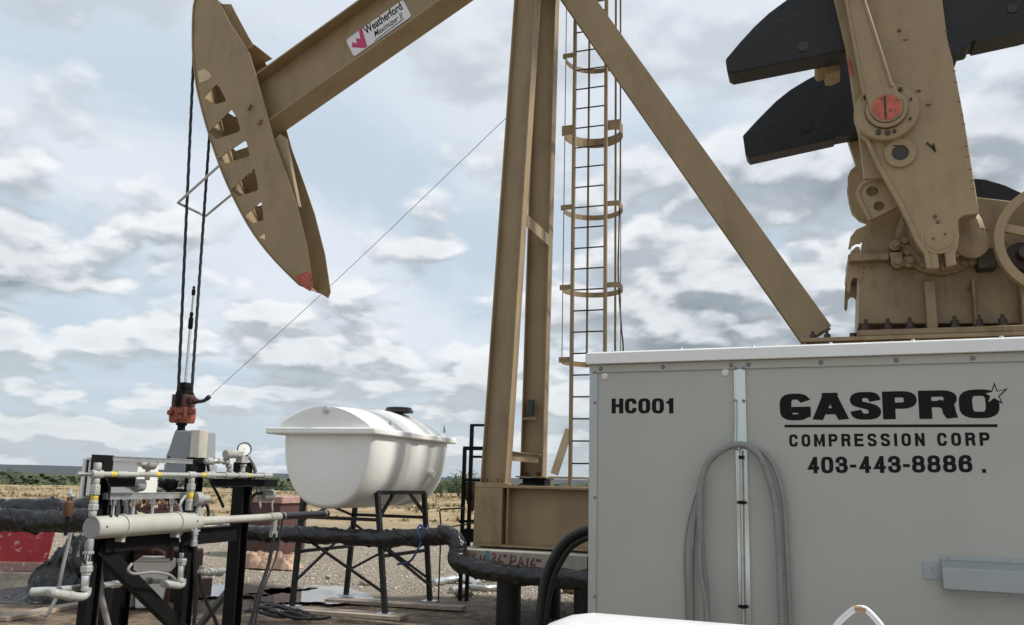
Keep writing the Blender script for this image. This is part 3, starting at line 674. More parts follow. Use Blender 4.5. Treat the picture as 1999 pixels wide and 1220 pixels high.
    rightW = [(1800, -120), (2100, -120), (2120, 25), (1999, 60.6), (1904, 81.5), (1903, 77.8), (1896, 78.5), (1894.5, 85), (1890, 89), (1876.5, 92), (1874, 95.7), (1872, 104.7), (1858.5, 108), (1820, 116)]
    wl = weight(nearL, -1.15, .34); wr = weight(rightW, -1.15, .34)
    mb = MB(); p = J.v(1568, 91, -1.15); mb.lathe((p.x, -1.14, p.z), (0, -1, 0), [(.065, 0), (.065, .02)], 16); mb.build('bolt_hole', 'rubber', wl)
    mb = MB(); p = J.v(1976, 17, -1.15); mb.lathe((p.x, -1.14, p.z), (0, -1, 0), [(.05, 0), (.05, .02)], 16); mb.build('bolt_hole', 'rubber', wr)
    mb = MB(); q = J.vp([(1590, 136), (1637, 119), (1640, 141.6), (1623, 149.5), (1612, 150), (1609, 137), (1596, 142)], -.7); mb.prism(q, -.78, -.45); mb.build('weight_stop', 'tan_dirty', t)
    mb = MB(); c0 = J.v(1833, 463, -1.2)
    cr = J.vp([(1592, -100), (1820, -100), (1840, 0), (1849.6, 75), (1861, 120), (1880, 220), (1897, 320), (1907, 383), (1911, 416), (1880, 421), (1874, 425), (1871, 432), (1872.7, 457), (1870, 480), (1864, 497), (1868, 516.7), (1848, 520.6), (1842, 481), (1836, 478), (1830, 483), (1834, 522.6), (1813, 526.5), (1809, 493), (1791, 469.5), (1758, 398), (1714, 320), (1694, 272), (1679, 262), (1673, 243), (1657, 120), (1628, 0)], -1.2)
    mb.prism(cr, -1.2, -1.02); ck = mb.build('crank', 'tan', t, bevel=.012)
    mb = MB(); q = J.vp([(1660, 140), (1673, 243), (1679, 280), (1687.6, 348), (1735, 348), (1714, 316), (1694, 268), (1700, 150)], -1.06); mb.prism(q, -1.06, -.95)
    rb = [J.v(a, b, -1.21) for a, b in ((1679, 262), (1694, 274), (1714, 321), (1736, 360), (1758, 399), (1775, 432), (1791, 470), (1808, 494), (1814, 524))]
    mb.path(rb, .028, 8)
    mb.build('crank_edge', 'tan', ck)
    mb = MB(); q = J.vp([(1699, 430), (1686, 404), (1677, 388), (1675, 374), (1681, 362), (1692, 354), (1726, 345), (1760, 345), (1775, 392)], -.98)
    hl = [ring(J.vp([(1703, 373)], -.98)[0], .062, 14), ring(J.vp([(1716, 402)], -.98)[0], .055, 14)]
    mb.prism(q, -.98, -.90, hl); qe = [Vector((a, -.985, b)) for a, b in q[:7]]; mb.path(qe, .028, 8); mb.build('lifting_lug', 'tan', ck, bevel=.005)
    mb = MB(); q = J.vp([(1720, 340), (1690, 352), (1680, 374), (1700, 428), (1760, 400)], -.90); mb.prism(q, -.89, -.87); mb.build('lug_backing', 'tan_dirty', ck)
    mb = MB(); mb.lathe((c0.x, -1.2, c0.z), (0, -1, 0), [(.185, -.002), (.185, .008), (.15, .008), (.145, -.004 + .02), (.135, .02), (0, .022)], 30); mb.build('shaft_end', 'tan', ck)
    mb = MB()
    for px, py in ((1822, 466), (1845, 457)): p = J.v(px, py, -1.22); mb.bolt((p.x, -1.222, p.z), (0, -1, 0), .014, .006)
    for px, py in ((1825, 423), (1831, 434)): p = J.v(px, py, -1.2); mb.bolt((p.x, -1.2, p.z), (0, -1, 0), .02, .02)
    for px, py in ((1851, 60), (1858, 88), (1866, 138), (1868, 160), (1875, 198), (1880, 224), (1885, 242), (1889, 285), (1892, 305), (1896, 330), (1900, 352), (1902, 368)):
        a = J.v(px-8, py+1, -1.2); b = J.v(px+2, py, -1.2); mb.obox((a.x*.5+b.x*.5, -1.201, a.z*.5+b.z*.5), ((b-a), (0, 1, 0), (0, 0, 1)), ((b-a).length*.8, .003, .007))
    islands(mb.build('scale_mark', 'rust', ck))
    mb = MB(); p = [J.v(a, b, -1.2) for a, b in ((1809, 279), (1820, 288), (1826, 297), (1822, 281), (1820, 289))]; mb.path([q + Vector((0, -.004, 0)) for q in p], .012, 6); mb.build('grease_smear', 'grease', ck)
    mb = MB(); rnd = random.Random(4)                       # chips and weeps of rust on the crank
    for px, py in ((1707, 158), (1793, 178), (1760, 214), (1812, 205), (1756, 60), (1768, 78)):
        p = J.v(px, py, -1.2); mb.prism([(p.x + (.018+.02*rnd.random())*math.cos(a), p.z + (.010+.012*rnd.random())*math.sin(a)) for a in [2*math.pi*i/9 for i in range(9)]], -1.2025, -1.2002)
    mb.build('rust_chips', 'rust', ck)
    # second pin hole
    mb = MB(); b_ = J.v(1757, 300, -1.2); q = ring((b_.x, b_.z), .165, 28); mb.prism(q, -1.235, -1.202, [ring((b_.x, b_.z), .088, 24)]); mb.prism(J.vp([(1722, 268), (1772, 252), (1790, 300), (1745, 318)], -1.2), -1.215, -1.2); mb.build('pin_boss', 'tan', ck, bevel=.004)
    mb = MB(); mb.lathe((b_.x, -1.216, b_.z), (0, -1, 0), [(.089, 0), (.0, .001)], 24); mb.build('pin_hole_shade', 'grease', ck)  # dark disc painted in for the shade inside the hole
    # --- pitman arm with its wrist-pin hub
    h = J.v(1729, 221, -1.24)
    mb = MB(); q = J.vp([(1628, -80), (1668, -80), (1687, 0), (1741, 168), (1760, 200), (1700, 230), (1687, 184), (1652, 0)], -1.3)
    mb.prism(q, -1.40, -1.24)
    e = J.vp([(1668, -80), (1687, 0), (1741, 168)], -1.42); mb.path([Vector((a, -1.405, b)) for a, b in e], .022, 6)
    e = J.vp([(1628, -80), (1652, 0), (1687, 184)], -1.42); mb.path([Vector((a, -1.405, b)) for a, b in e], .022, 6)
    # arm carries on to the equaliser
    pe = Vector((4.35, -1.30, 12.1)); a_ = Vector((J.v(1648, -78, -1.3).x, -1.32, J.v(1648, -78, -1.3).z)); mb.bar(a_, pe, .2, .16, (0, 1, 0))
    pt = mb.build('pitman_arm', 'tan', t, bevel=.008)
    mb = MB(); mb.lathe((h.x, -1.205, h.z), (0, -1, 0), [(.335, 0), (.335, .10), (.32, .115), (.215, .12), (.215, .16), (.205, .17), (.165, .17), (.165, .19), (.145, .195)], 36); mb.build('pin_hub', 'tan', pt)
    mb = MB(); mb.lathe((h.x, -1.33, h.z), (0, -1, 0), [(.222, 0), (.222, .012)], 36); mb.lathe((h.x, -1.37, h.z), (0, -1, 0), [(.172, 0), (.172, .01)], 30); islands(mb.build('hub_grease', 'grease', pt))
    mb = MB(); mb.lathe((h.x, -1.40, h.z), (0, -1, 0), [(.145, 0), (.145, .012), (.0, .014)], 30); mb.build('pin_end', 'orange', pt)
    mb = MB(); mb.box((h.x-.028, -1.418, h.z-.13), (h.x-.006, -1.414, h.z+.13)); mb.build('pin_mark', 'grease', pt)
    mb = MB()
    for k, r_ in ((55, .022), (75, .016), (140, .022), (250, .03), (270, .03), (285, .02), (330, .014), (20, .014)): mb.bolt((h.x+.27*math.cos(R(k)), -1.322, h.z+.27*math.sin(R(k))), (0, -1, 0), r_, .03)
    islands(mb.build('hub_bolt', 'bolt', pt))
    mb = MB(); q = J.vp([(1655, 112), (1660, 118), (1664, 150), (1659, 140)], -1.21); mb.prism(q, -1.215, -1.06); mb.build('paint_mark', 'orange', ck)
    # far pitman and equaliser (above the picture)
    mb = MB(); mb.bar((h.x, 1.42, h.z), (4.35, 1.30, 12.1), .2, .16, (0, 1, 0)); mb.lathe((h.x, 1.33, h.z), (0, 1, 0), [(.33, 0), (.33, .14), (.2, .16)], 28); mb.build('pitman_arm', 'tan', t)
    mb = MB(); mb.box((4.15, -1.5, 11.9), (4.55, 1.5, 12.3)); mb.build('equaliser', 'tan', t, bevel=.01)
    # --- brake wheel and belt guard
    mb = MB(); b0 = J.v(2068, 467, -1.0); n = 48
    prof = [(.615, -.06), (.615, .06), (.52, .06), (.52, -.06)]
    def rim(i, j): a = 2*math.pi*i/n; r_, y_ = prof[j % 4]; return (b0.x+r_*math.cos(a), -1.0+y_, b0.z+r_*math.sin(a))
    mb.grid(rim, n, 5, True)
    for k in range(5): a = R(70 + 72*k + 20); mb.bar((b0.x+.07*math.cos(a), -1.0, b0.z+.07*math.sin(a)), (b0.x+.53*math.cos(a), -1.0, b0.z+.53*math.sin(a)), .06, .09, (-math.sin(a), 0, math.cos(a)))
    mb.lathe((b0.x, -1.08, b0.z), (0, 1, 0), [(.12, 0), (.12, .5)], 20); mb.build('brake_wheel', 'tan', t, bevel=.006)
    q = J.vp([(1850, 420), (1872, 356), (1897, 348), (1925, 350), (1960, 360), (1999, 378), (2060, 430), (2080, 500), (1850, 500)], .95); mb = MB(); mb.prism(q, .95, 1.1); mb.build('belt_guard', 'iron', t, bevel=.01)
    # --- ladder with its cage
    vl = .36
    def LP(px, py): return J.v(px, py, vl)
    lb = LP(1115, 944); rb_ = LP(1181, 690); uL = (LP(1118.5, 300).x + lb.x)/2; uR = rb_.x; w0 = 1.64; w1 = 11.0
    mb = MB()
    for u in (uL, uR): mb.box((u-.022, vl-.03, w0), (u+.022, vl+.03, w1))
    ld = mb.build('ladder', 'tan', t)
    wr0 = LP(1150, 286).z; sp_ = .305; k0 = int((wr0-w0-.2)/sp_)
    mb = MB()
    w = wr0 - k0*sp_
    while w < w1: mb.tube((uL, vl, w), (uR, vl, w), .011, n=8); w += sp_
    islands(mb.build('rung', 'bolt', ld))
    wid = uR-uL; cx = (uL+uR)/2; rad = .43
    hoop_w = [LP(1150, y).z for y in (700, 557, 399, 247, 100)] + [LP(1150, 100).z+1.22]
    ang = [R(200 - 220*i/18) for i in range(19)]
    def hp(i, off=0): a = ang[i]; return Vector((cx + rad*math.cos(a), vl+.22 + (rad-.02)*math.sin(a)*1.05, 0))
    for hw in hoop_w:
        mb = MB(); hgt = .075 if hw != hoop_w[3] else .15
        pts = [Vector((uL, vl+.035, 0)), Vector((cx-rad*1.02, vl+.04, 0))] + [hp(i) for i in range(19)] + [Vector((cx+rad*1.02, vl+.04, 0)), Vector((uR, vl+.035, 0))]
        for a, b in zip(pts[:-1], pts[1:]): mb.bar(a + Vector((0, 0, hw)), b + Vector((0, 0, hw)), .010, hgt, (0, 0, 1))
        mb.build('cage_hoop', 'tan', ld)
    mb = MB()
    for i, r_ in ((1, .006), (12, .016), (17, .006), (7, .016)): p = hp(i)*1.0; p = Vector((p.x, p.y-.008, 0)); mb.box((p.x-r_, p.y-.004, hoop_w[0]-.04), (p.x+r_, p.y+.004, w1))
    islands(mb.build('cage_bar', 'tan_dirty', ld))
    mb = MB(); a = J.v(1082, 926, .3); b = J.v(1111, 838, .36); mb.bar(a, b, .02, .11, (1, 0, .3)); a2 = J.v(1072, 932, .5); b2 = J.v(1150, 934, .5); mb.bar(a2, b2, .05, .03, (0, 0, 1))
    for px in (1076, 1149): p = J.v(px, 933, .5); mb.box((p.x-.01, .49, 1.634), (p.x+.01, .51, p.z))
    mb.build('ladder_brace', 'tan_light', ld)
    mb = MB(); pts = [J.v(a, b, .75) for a, b in ((1211, -60), (1211, 300), (1208, 460), (1207, 540), (1213, 640), (1217, 700), (1218, 940))]; mb.path(smoothpts(pts, 6), .012, 6)
    mb.build('hanging_cable', 'cable', ld)
pump_jack()

# ============================================================ concrete footing beam and piles under the pump jack
def footing():
    mb = MB(); mb.box((-.30, -1.32, .60), (9, 1.32, .868))
    o = tag(mb.build('footing_slab', 'concrete', None, bevel=.015), 'long weathered footing slab with red sprayed lettering under the pump jack', 'footing slab')
    o.location = J.o; o.rotation_euler = (0, 0, R(J.deg))
    # sprayed lettering, traced stroke by stroke on the slab face
    mb = MB()
    def st(pts):
        P = [J.v(a, b, -1.323) for a, b in pts]; P = [Vector((p.x, -1.3215, p.z)) for p in P]
        mb.path(P, .011, 5)
    sp_ = [[(897, 1080), (903, 1078), (905, 1083), (899, 1088), (906, 1092), (905, 1098), (898, 1100)], [(910, 1082), (917, 1080), (917, 1086), (911, 1090), (918, 1094), (915, 1101), (909, 1101)],
           [(927, 1080), (922, 1090), (922, 1100), (928, 1102), (930, 1095), (923, 1094)], [(938, 1084), (938, 1102)], [(946, 1084), (946, 1103)], [(938, 1093), (946, 1094)],
           [(960, 1081), (967, 1080), (967, 1087), (961, 1091), (968, 1095), (965, 1102), (959, 1102)], [(978, 1082), (973, 1092), (974, 1102), (980, 1103), (981, 1096), (974, 1096)], [(985, 1082), (984, 1087)], [(988, 1082), (987, 1087)],
           [(995, 1106), (998, 1084), (1006, 1085), (1006, 1094), (997, 1097)], [(1011, 1107), (1017, 1086), (1022, 1107)], [(1013, 1099), (1021, 1099)], [(1028, 1107), (1031, 1088)],
           [(1042, 1090), (1036, 1099), (1037, 1108), (1043, 1108), (1044, 1102), (1037, 1102)], [(1048, 1091), (1047, 1096)], [(1054, 1092), (1055, 1097)], [(1051, 1091), (1051, 1096)]]
    for s in sp_: st(s)
    mb.build('sprayed_lettering', 'paintmark', o)
    mb = MB(); p = J.v(951, 1075, -1.322); q = J.v(952, 1100, -1.322); mb.box((p.x-.025, -1.325, q.z), (p.x+.03, -1.3205, p.z-.0)); mb.build('paint_stripe', 'bluegreen', o)
    pl = [(.28, -.95, 'nearest stout black pile under the slab end, left of the thick hoses'), (.55, -.15, 'black pile under the slab, middle one seen between the other two'), (1.25, -.95, 'black pile under the slab just behind the thick black hoses')]
    for u, v, lab in pl:
        p = thing('steel_pile', lab, 'pile', Frame(J.w((u, v, 0)), J.deg), 'piles under the footing slab')
        mb = MB(); mb.lathe((0, 0, -.2), (0, 0, 1), [(.15, 0), (.15, .735)], 20); mb.build('pile_pipe', 'black_pipe', p)
        mb = MB(); mb.box((-.19, -.19, .537), (.19, .19, .597)); mb.build('cap_plate', 'black_pipe', p)
footing()

# ============================================================ hanging bridle, polished rod, guy wire
def rod_string():
    for s, lab, top in ((-.15, 'near black wire rope hanging from the horse head to the red clamp', (379, 90)), (.15, 'far black wire rope hanging behind the horse head to the red clamp', (409, 262))):
        a = J.v(*top, s); b = J.v(*((347, 790) if s < 0 else (372, 795)), s); d = (a-b)
        t = thing('bridle_rope', lab, 'wire rope', Frame(J.w((b.x, s, 0)), J.deg), 'wire ropes of the bridle')
        mb = MB(); n = 60
        for k in range(3):                                  # laid strands
            mb.path([Vector((d.x*i/n + .011*math.cos(i*.9+k*2.1), .011*math.sin(i*.9+k*2.1), b.z + d.z*i/n)) for i in range(n+1)], .016, 6)
        mb.build('rope_strands', 'cable', t)
        mb = MB(); mb.lathe((0, 0, b.z-.02), (0, 0, 1), [(.035, 0), (.05, .03), (.05, .2), (.03, .26)], 10); mb.build('rope_socket', 'black', t)
    c = J.v(357, 800, 0)
    t = thing('polished_rod', 'upright polished rod with red carrier clamp below the horse head', 'rod', Frame(J.w((c.x, 0, 0)), J.deg))
    def Z(y): return J.v(360, y, 0).z
    top = J.v(374.5, 560, 0)
    def at(y): p = J.v(357+(840-y)*.0, y, 0); return p.z
    mb = MB(); mb.lathe((0, 0, at(880)), (0, 0, 1), [(.022, 0), (.022, at(642)-at(880)+.05), (.016, at(642)-at(880)+.06), (.016, at(566)-at(880))], 12); mb.build('rod', 'steel', t)
    mb = MB()
    for y0, y1, r_ in ((643, 620, .038), (620, 610, .028), (578, 566, .030), (566, 560, .022)): mb.lathe((0, 0, at(y0)), (0, 0, 1), [(r_*.7, 0), (r_, .02), (r_, at(y1)-at(y0)-.02), (r_*.7, at(y1)-at(y0))], 12)
    mb.build('coupling', 'black', t)
    mb = MB(); z0, z1 = at(772), at(747); mb.box((-.06, -.07, z0), (.06, .07, z1)); mb.box((-.10, -.05, z0+.06), (-.06, .05, z0+.14)); mb.box((-.08, -.09, z1-.10), (.08, .09, z1-.03))
    for k in range(3): mb.tube((-.075, -.09+.0, z0+.05+.07*k), (-.075, .09, z0+.05+.07*k), .014, n=6)
    mb.build('rod_clamp', 'black', t, bevel=.006)
    mb = MB(); z0, z1 = at(795), at(771); mb.box((-.12, -.14, z0), (.12, .14, z1)); mb.box((.121, -.06, z0+.05), (.21, .06, z1-.04)); mb.lathe((.2, 0, (z0+z1)/2), (1, 0, 0), [(.05, 0), (.05, .05), (.03, .08)], 12)
    mb.build('load_cell', 'maroon', t, bevel=.012)
    mb = MB(); z0, z1 = at(826), at(795)
    mb.prism([(-.15, z0+.02), (-.12, z0), (.14, z0), (.16, z0+.06), (.16, z1-.12), (.15, z1), (-.15, z1), (-.16, z1-.1)], -.13, .13)
    mb.lathe((-.2, -.02, (z0+z1)/2+.05), (1, 0, 0), [(.05, 0), (.05, .44), (.03, .46)], 10); mb.lathe((-.1, -.2, (z0+z1)/2+.03), (0, 1, 0), [(.045, 0), (.045, .1)], 10); mb.lathe((.08, -.2, (z0+z1)/2+.04), (0, 1, 0), [(.04, 0), (.04, .1)], 10)
    mb.prism([(-.02, z0+.03), (.12, z0+.05), (.08, z1-.08), (0.0, z1-.06)], -.17, -.131)
    mb.build('carrier_bar', 'orangered', t, bevel=.012)
    mb = MB(); mb.lathe((0, 0, at(846)), (0, 0, 1), [(.075, 0), (.075, .05), (.06, .06), (.06, .12), (.085, .13), (.085, at(826)-at(846))], 14); mb.build('stuffing_box', 'black', t)
    # load-cell cord and the thin wire to the samson post
    pts = [J.v(a, b, -.02) for a, b in ((371, 784), (382, 784), (395, 783), (402, 780), (409, 774))]
    mb = MB(); mb.path(smoothpts([p - Vector((c.x, 0, 0)) for p in pts], 4), [.03]*13 + [.038]*4, 8); mb.build('cell_cord', 'rubber', t)
    a = J.w(J.v(408, 775, -.02)); b = J.w(J.v(992, 226, -.6)); mid = a.lerp(b, .5) - Vector((0, 0, .05))
    tw = thing('thin_wire', 'thin taut wire running from the red clamp up to the tall post', 'wire', Frame(a, 0)); mb = MB(); mb.path([p - a for p in smoothpts([a, mid, b], 8)], .0045, 5); mb.build('wire_line', 'wire', tw)
rod_string()

# ============================================================ wellhead guard, control box
def wellhead():
    v0 = -.12; c = J.v(350, 940, v0)
    t = thing('wellhead_guard', 'grey shaped metal guard round the wellhead below the red clamp', 'guard', Frame(J.w((c.x, 0, 0)), J.deg))
    def q(pts, v): return [(a-c.x, b) for a, b in J.vp(pts, v)]
    mb = MB(); mb.prism(q([(341, 840), (372, 840), (371, 906), (322, 906), (324, 888), (330, 874), (335, 858)], -.3), -.3, .3); mb.build('guard_shell', 'greybox', t, bevel=.02)
    mb = MB(); mb.prism(q([(320, 906), (372, 906), (372, 932), (320, 930)], -.31), -.31, .31); mb.build('guard_skirt', 'greybox', t, bevel=.01)
    mb = MB(); mb.lathe((.0, 0, .02), (0, 0, 1), [(.26, 0), (.26, .3), (.2, .32), (.2, .9), (.26, .92), (.26, 1.0), (.22, 1.02), (.22, 1.42)], 18); mb.build('casing_head', 'black', t)
    mb = MB(); p = q([(330, 893)], -.3)[0]; mb.lathe((p[0], -.3, p[1]), (0, -1, 0), [(.02, 0), (.02, .01)], 8); mb.build('guard_bolt', 'bolt', t)
    for k, (px, py) in enumerate(((322, 953), (300, 952))):
        p = q([(px, py)], -.4)[0]; mb = MB(); mb.lathe((p[0], -.45, p[1]), (0, -1, 0), [(.10, 0), (.10, .04), (.05, .06), (.05, .2)], 14); mb.tube((p[0], -.4, p[1]), (0, -.1, p[1]), .05); mb.build('side_valve', 'galv' if k == 0 else 'black', t)
    b = J.v(383, 868, -.35)
    t2 = thing('control_box', 'narrow beige metal box standing against the grey wellhead guard', 'box', Frame(J.w((b.x, -.35, 0)), J.deg))
    z0, z1 = J.v(383, 896, -.35).z, J.v(383, 839, -.35).z
    mb = MB(); mb.box((-.11, 0, z0), (.05, .2, z1)); mb.build('box_body', 'beige', t2, bevel=.008)
    mb = MB(); mb.box((-.135, .01, z0), (-.112, .19, z1-.004)); mb.build('box_door', 'greybox', t2, bevel=.004)
    mb = MB(); mb.tube((-.02, .1, .02), (-.02, .1, z0), .04); mb.build('box_post', 'black', t2)
wellhead()

# ============================================================ white chemical tank on its black stand
T = Frame((-1.48, 10.92, 0), -19.5)
def chemical_tank():
    t = thing('tank_stand', 'black steel stand with crossed braces carrying the white tank', 'tank stand', T)
    ft = {'nr': (0, 0), 'nl': (-1.33, 0), 'fl': (-1.27, 1.25), 'fr': (.02, 1.27)}
    tp = {'nr': J_(T, 737, 958, .10), 'nl': J_(T, 592, 985, .10), 'fl': J_(T, 695, 985, 1.17), 'fr': J_(T, 828, 958, 1.17)}
    zt = 1.5
    for k in tp: tp[k] = Vector((tp[k].x, tp[k].y, zt if k in ('nr', 'fr') else zt - .0))
    F3 = {k: Vector((*ft[k], .05)) for k in ft}
    for k in ('nr', 'nl', 'fl', 'fr'):
        mb = MB(); mb.bar(F3[k], tp[k], .062, .062, (0, 1, 0)); o = mb.build('leg', 'black_pipe', t, bevel=.004)
        mb = MB(); mb.box(F3[k] + Vector((-.09, -.09, -.012)), F3[k] + Vector((.09, .09, 0))); mb.build('foot_plate', 'wood' if k == 'x' else 'galv', o)
    def L(k, z): a, b = F3[k], tp[k]; f = (z-.05)/(zt-.05); return a.lerp(b, f)
    mb = MB()
    mb.bar(L('nr', 1.5), L('fr', 1.5), .05, .05); mb.build('top_rail', 'black_pipe', t)
    mb = MB(); mb.bar(L('nl', 1.5), L('fl', 1.5), .05, .05); mb.build('top_rail', 'black_pipe', t)
    for a, b, z in (('nl', 'nr', 1.16), ('fl', 'fr', 1.16), ('nl', 'fl', .72), ('nr', 'fr', .72)):
        mb = MB(); mb.bar(L(a, z), L(b, z), .042, .042); mb.build('rail', 'black_pipe', t)
    for a, za, b, zb in (('nl', .33, 'fl', 1.0), ('nl', .95, 'nr', .30), ('fl', .38, 'fr', 1.0), ('nr', .85, 'fr', .25), ('nr', 1.18, 'fr', 1.47), ('fr', 1.2, 'nr', 1.49), ('nl', 1.1, 'fl', 1.47), ('fl', 1.15, 'nl', 1.45), ('fl', 1.05, 'fr', .35)):
        mb = MB(); off = Vector((.03 if 'r' in b and 'r' in a else 0, -.03, 0))
        if (a, za) == ('nr', 1.18): m_ = L('nr', 1.49).lerp(L('fr', 1.49), .33); mb.bar(L(a, za), m_, .035, .035)
        elif (a, za) == ('fr', 1.2): m_ = L('fr', 1.49).lerp(L('nr', 1.49), .33); mb.bar(L(a, za), m_, .035, .035)
        else: mb.bar(L(a, za)+off, L(b, zb)+off, .03, .03)
        mb.build('brace', 'black_pipe', t)
    # saddle straps under the tank
    k = thing('chemical_tank', 'big white plastic tank with domed lid on a black stand', 'tank', T)
    yf, yb = -.38, 1.95
    fp = lambda px, py: J_(T, px, py, yf)
    xl = fp(553, 860).x; xr = fp(729, 860).x; cx = (xl+xr)/2; hw = (xr-xl)/2; zr = fp(640, 845).z; zb = fp(645, 994).z; zs = fp(553, 870).z - .02
    H = zr-zb
    prof = []
    n = 34
    for i in range(n+1):
        a = math.pi*i/n; e = 2.35
        prof.append((math.copysign(abs(math.cos(a))**(2/e), math.cos(a)), -abs(math.sin(a))**(2/e)))
    def sect(y, s, zoff=0): return [Vector((cx + hw*s*p[0]*(1), y, zr - .02 + p[1]*(H-.02)*s + zoff)) for p in prof]
    ys = []                                                 # stations along the tank, with two shallow hoop grooves
    def st(y, s): ys.append((y, s))
    st(yf, .0); st(yf, .93); st(yf+.012, .965); st(yf+.05, .99); st(yf+.09, 1)
    for g in (.80, 1.36):
        st(g-.13, 1); st(g-.10, .972); st(g+.10, .972); st(g+.13, 1)
    st(yb-.1, 1); st(yb-.04, .985); st(yb, .93); st(yb, 0)
    mb = MB(); S = []
    for y, s in ys:
        if s == 0: S.append([Vector((cx, y, zr-.02 - .0))]*(n+1)); continue
        S.append([Vector((cx + hw*p[0]*(s if s < .99 else s), y, zr - .02 + p[1]*(H-.02)*s)) for p in prof])
    S[0] = [Vector((cx + hw*.5*p[0], yf+.001, zr-.02 + p[1]*H*.5)) for p in prof]
    S[-1] = [Vector((cx + hw*.5*p[0], yb-.001, zr-.02 + p[1]*H*.5)) for p in prof]
    mb.grid(lambda i, j: S[j][i], n+1, len(S))
    mb.add(S[0], [tuple(range(n+1))]); mb.add(S[-1], [tuple(range(n+1))])
    o = mb.build('tank_body', 'poly', k, sharp=40)
    # lid: flange all round, barrel vault on top
    ax = fp(527, 838).x; bx = fp(740, 832).x; zf = zr - .02; th = .085
    mb = MB(); mb.box((ax, yf-.10, zf), (bx, yb+.14, zf+th)); 
    lid = mb.build('tank_lid', 'poly', k, bevel=.02)
    vl_, vr = fp(543, 826).x, fp(729, 826).x; vc = fp(641, 800).x; zt_ = fp(641, 793).z; z0 = zf+th-.01; m = 22
    def arch(y, s): return [Vector((vl_ + (vr-vl_)*(i/m), y, z0 + (zt_-z0)*s*math.sin(math.pi*i/m)**.82)) for i in range(m+1)]
    sm = (J_(T, 779, 797, 1.28).z - .035 - z0)/(zt_-z0); g_ = lambda y: 1 + (sm-1)*(y+.38)/1.66
    A = []
    for y, s in ((yf-.03, .99), (yf-.01, 1), (.30, g_(.3)), (.36, g_(.36)*.95), (.62, g_(.62)*.95), (.68, g_(.68)), (1.0, g_(1.0)), (1.05, sm*.97), (1.45, sm*.96), (1.50, sm*.97), (1.70, sm*.90), (1.85, sm*.66), (yb+.06, .35*sm), (yb+.08, .0)): A.append(arch(y, s))
    mb = MB(); mb.grid(lambda i, j: A[j][i], m+1, len(A)); mb.add(A[0], [tuple(range(m+1))]); mb.build('lid_vault', 'poly', lid, sharp=40)
    mb = MB(); p = J_(T, 779, 797, 1.28); mb.lathe((p.x, 1.28, p.z-.065), (0, 0, 1), [(.21, 0), (.21, .025), (.19, .04), (.19, .06), (.17, .075), (0, .075)], 26); mb.build('filler_cap', 'rubber', k)
    mb = MB(); p = fp(640, 800); mb.lathe((p.x, yf-.03, p.z), (0, -1, 0), [(.045, 0), (.045, .03), (.03, .035)], 16); mb.build('vent_plug', 'galv', k)
    for px, py, y in ((761, 827, .25), (867, 838, 1.6)):
        p = J_(T, px, py, y); mb = MB(); mb.lathe((p.x, y, p.z-.05), (0, 0, 1), [(.02, 0), (.02, .06), (.012, .065), (.012, .1)], 10); mb.build('fitting', 'steel', k)
    mb = MB(); p = J_(T, 850, 925, 1.3); mb.lathe((xr*.985, 1.42, p.z), (1, 0, -.2), [(.05, -.05), (.05, .02)], 14); mb.build('bung', 'poly', k)
def J_(fr, px, py, v): return fr.v(px, py, v)
chemical_tank()
def boards():
    for pts, w, lab in ((((560, 1192), (790, 1208)), .30, 'bleached board lying under the near tank legs'), (((640, 1174), (905, 1190)), .22, 'bleached board lying under the far tank legs'), (((0, 1212), (170, 1180)), .20, 'split pale board in the mud left of the pipe rack')):
        a, b = onz(*pts[0], .0), onz(*pts[1], .0); d = b-a
        fr = Frame((a+b)/2, math.degrees(math.atan2(d.y, d.x))); t = thing('board', lab, 'board', fr, 'boards on the ground')
        mb = MB(); n = 14; L = d.length; rows = []
        for i in range(n+1):
            x = -L/2 + L*i/n; k = .02*noise.noise(Vector((x*2, w, 0))); rows.append([(x, -w/2+k, .0), (x, -w/2+k, .042), (x, w/2+k, .042), (x, w/2+k, .0)])
        mb.grid(lambda i, j: rows[j][i], 4, n+1, True); mb.add(rows[0], [(0, 1, 2, 3)]); mb.add(rows[-1], [(0, 1, 2, 3)]); mb.build('board_plank', 'wood', t)
boards()

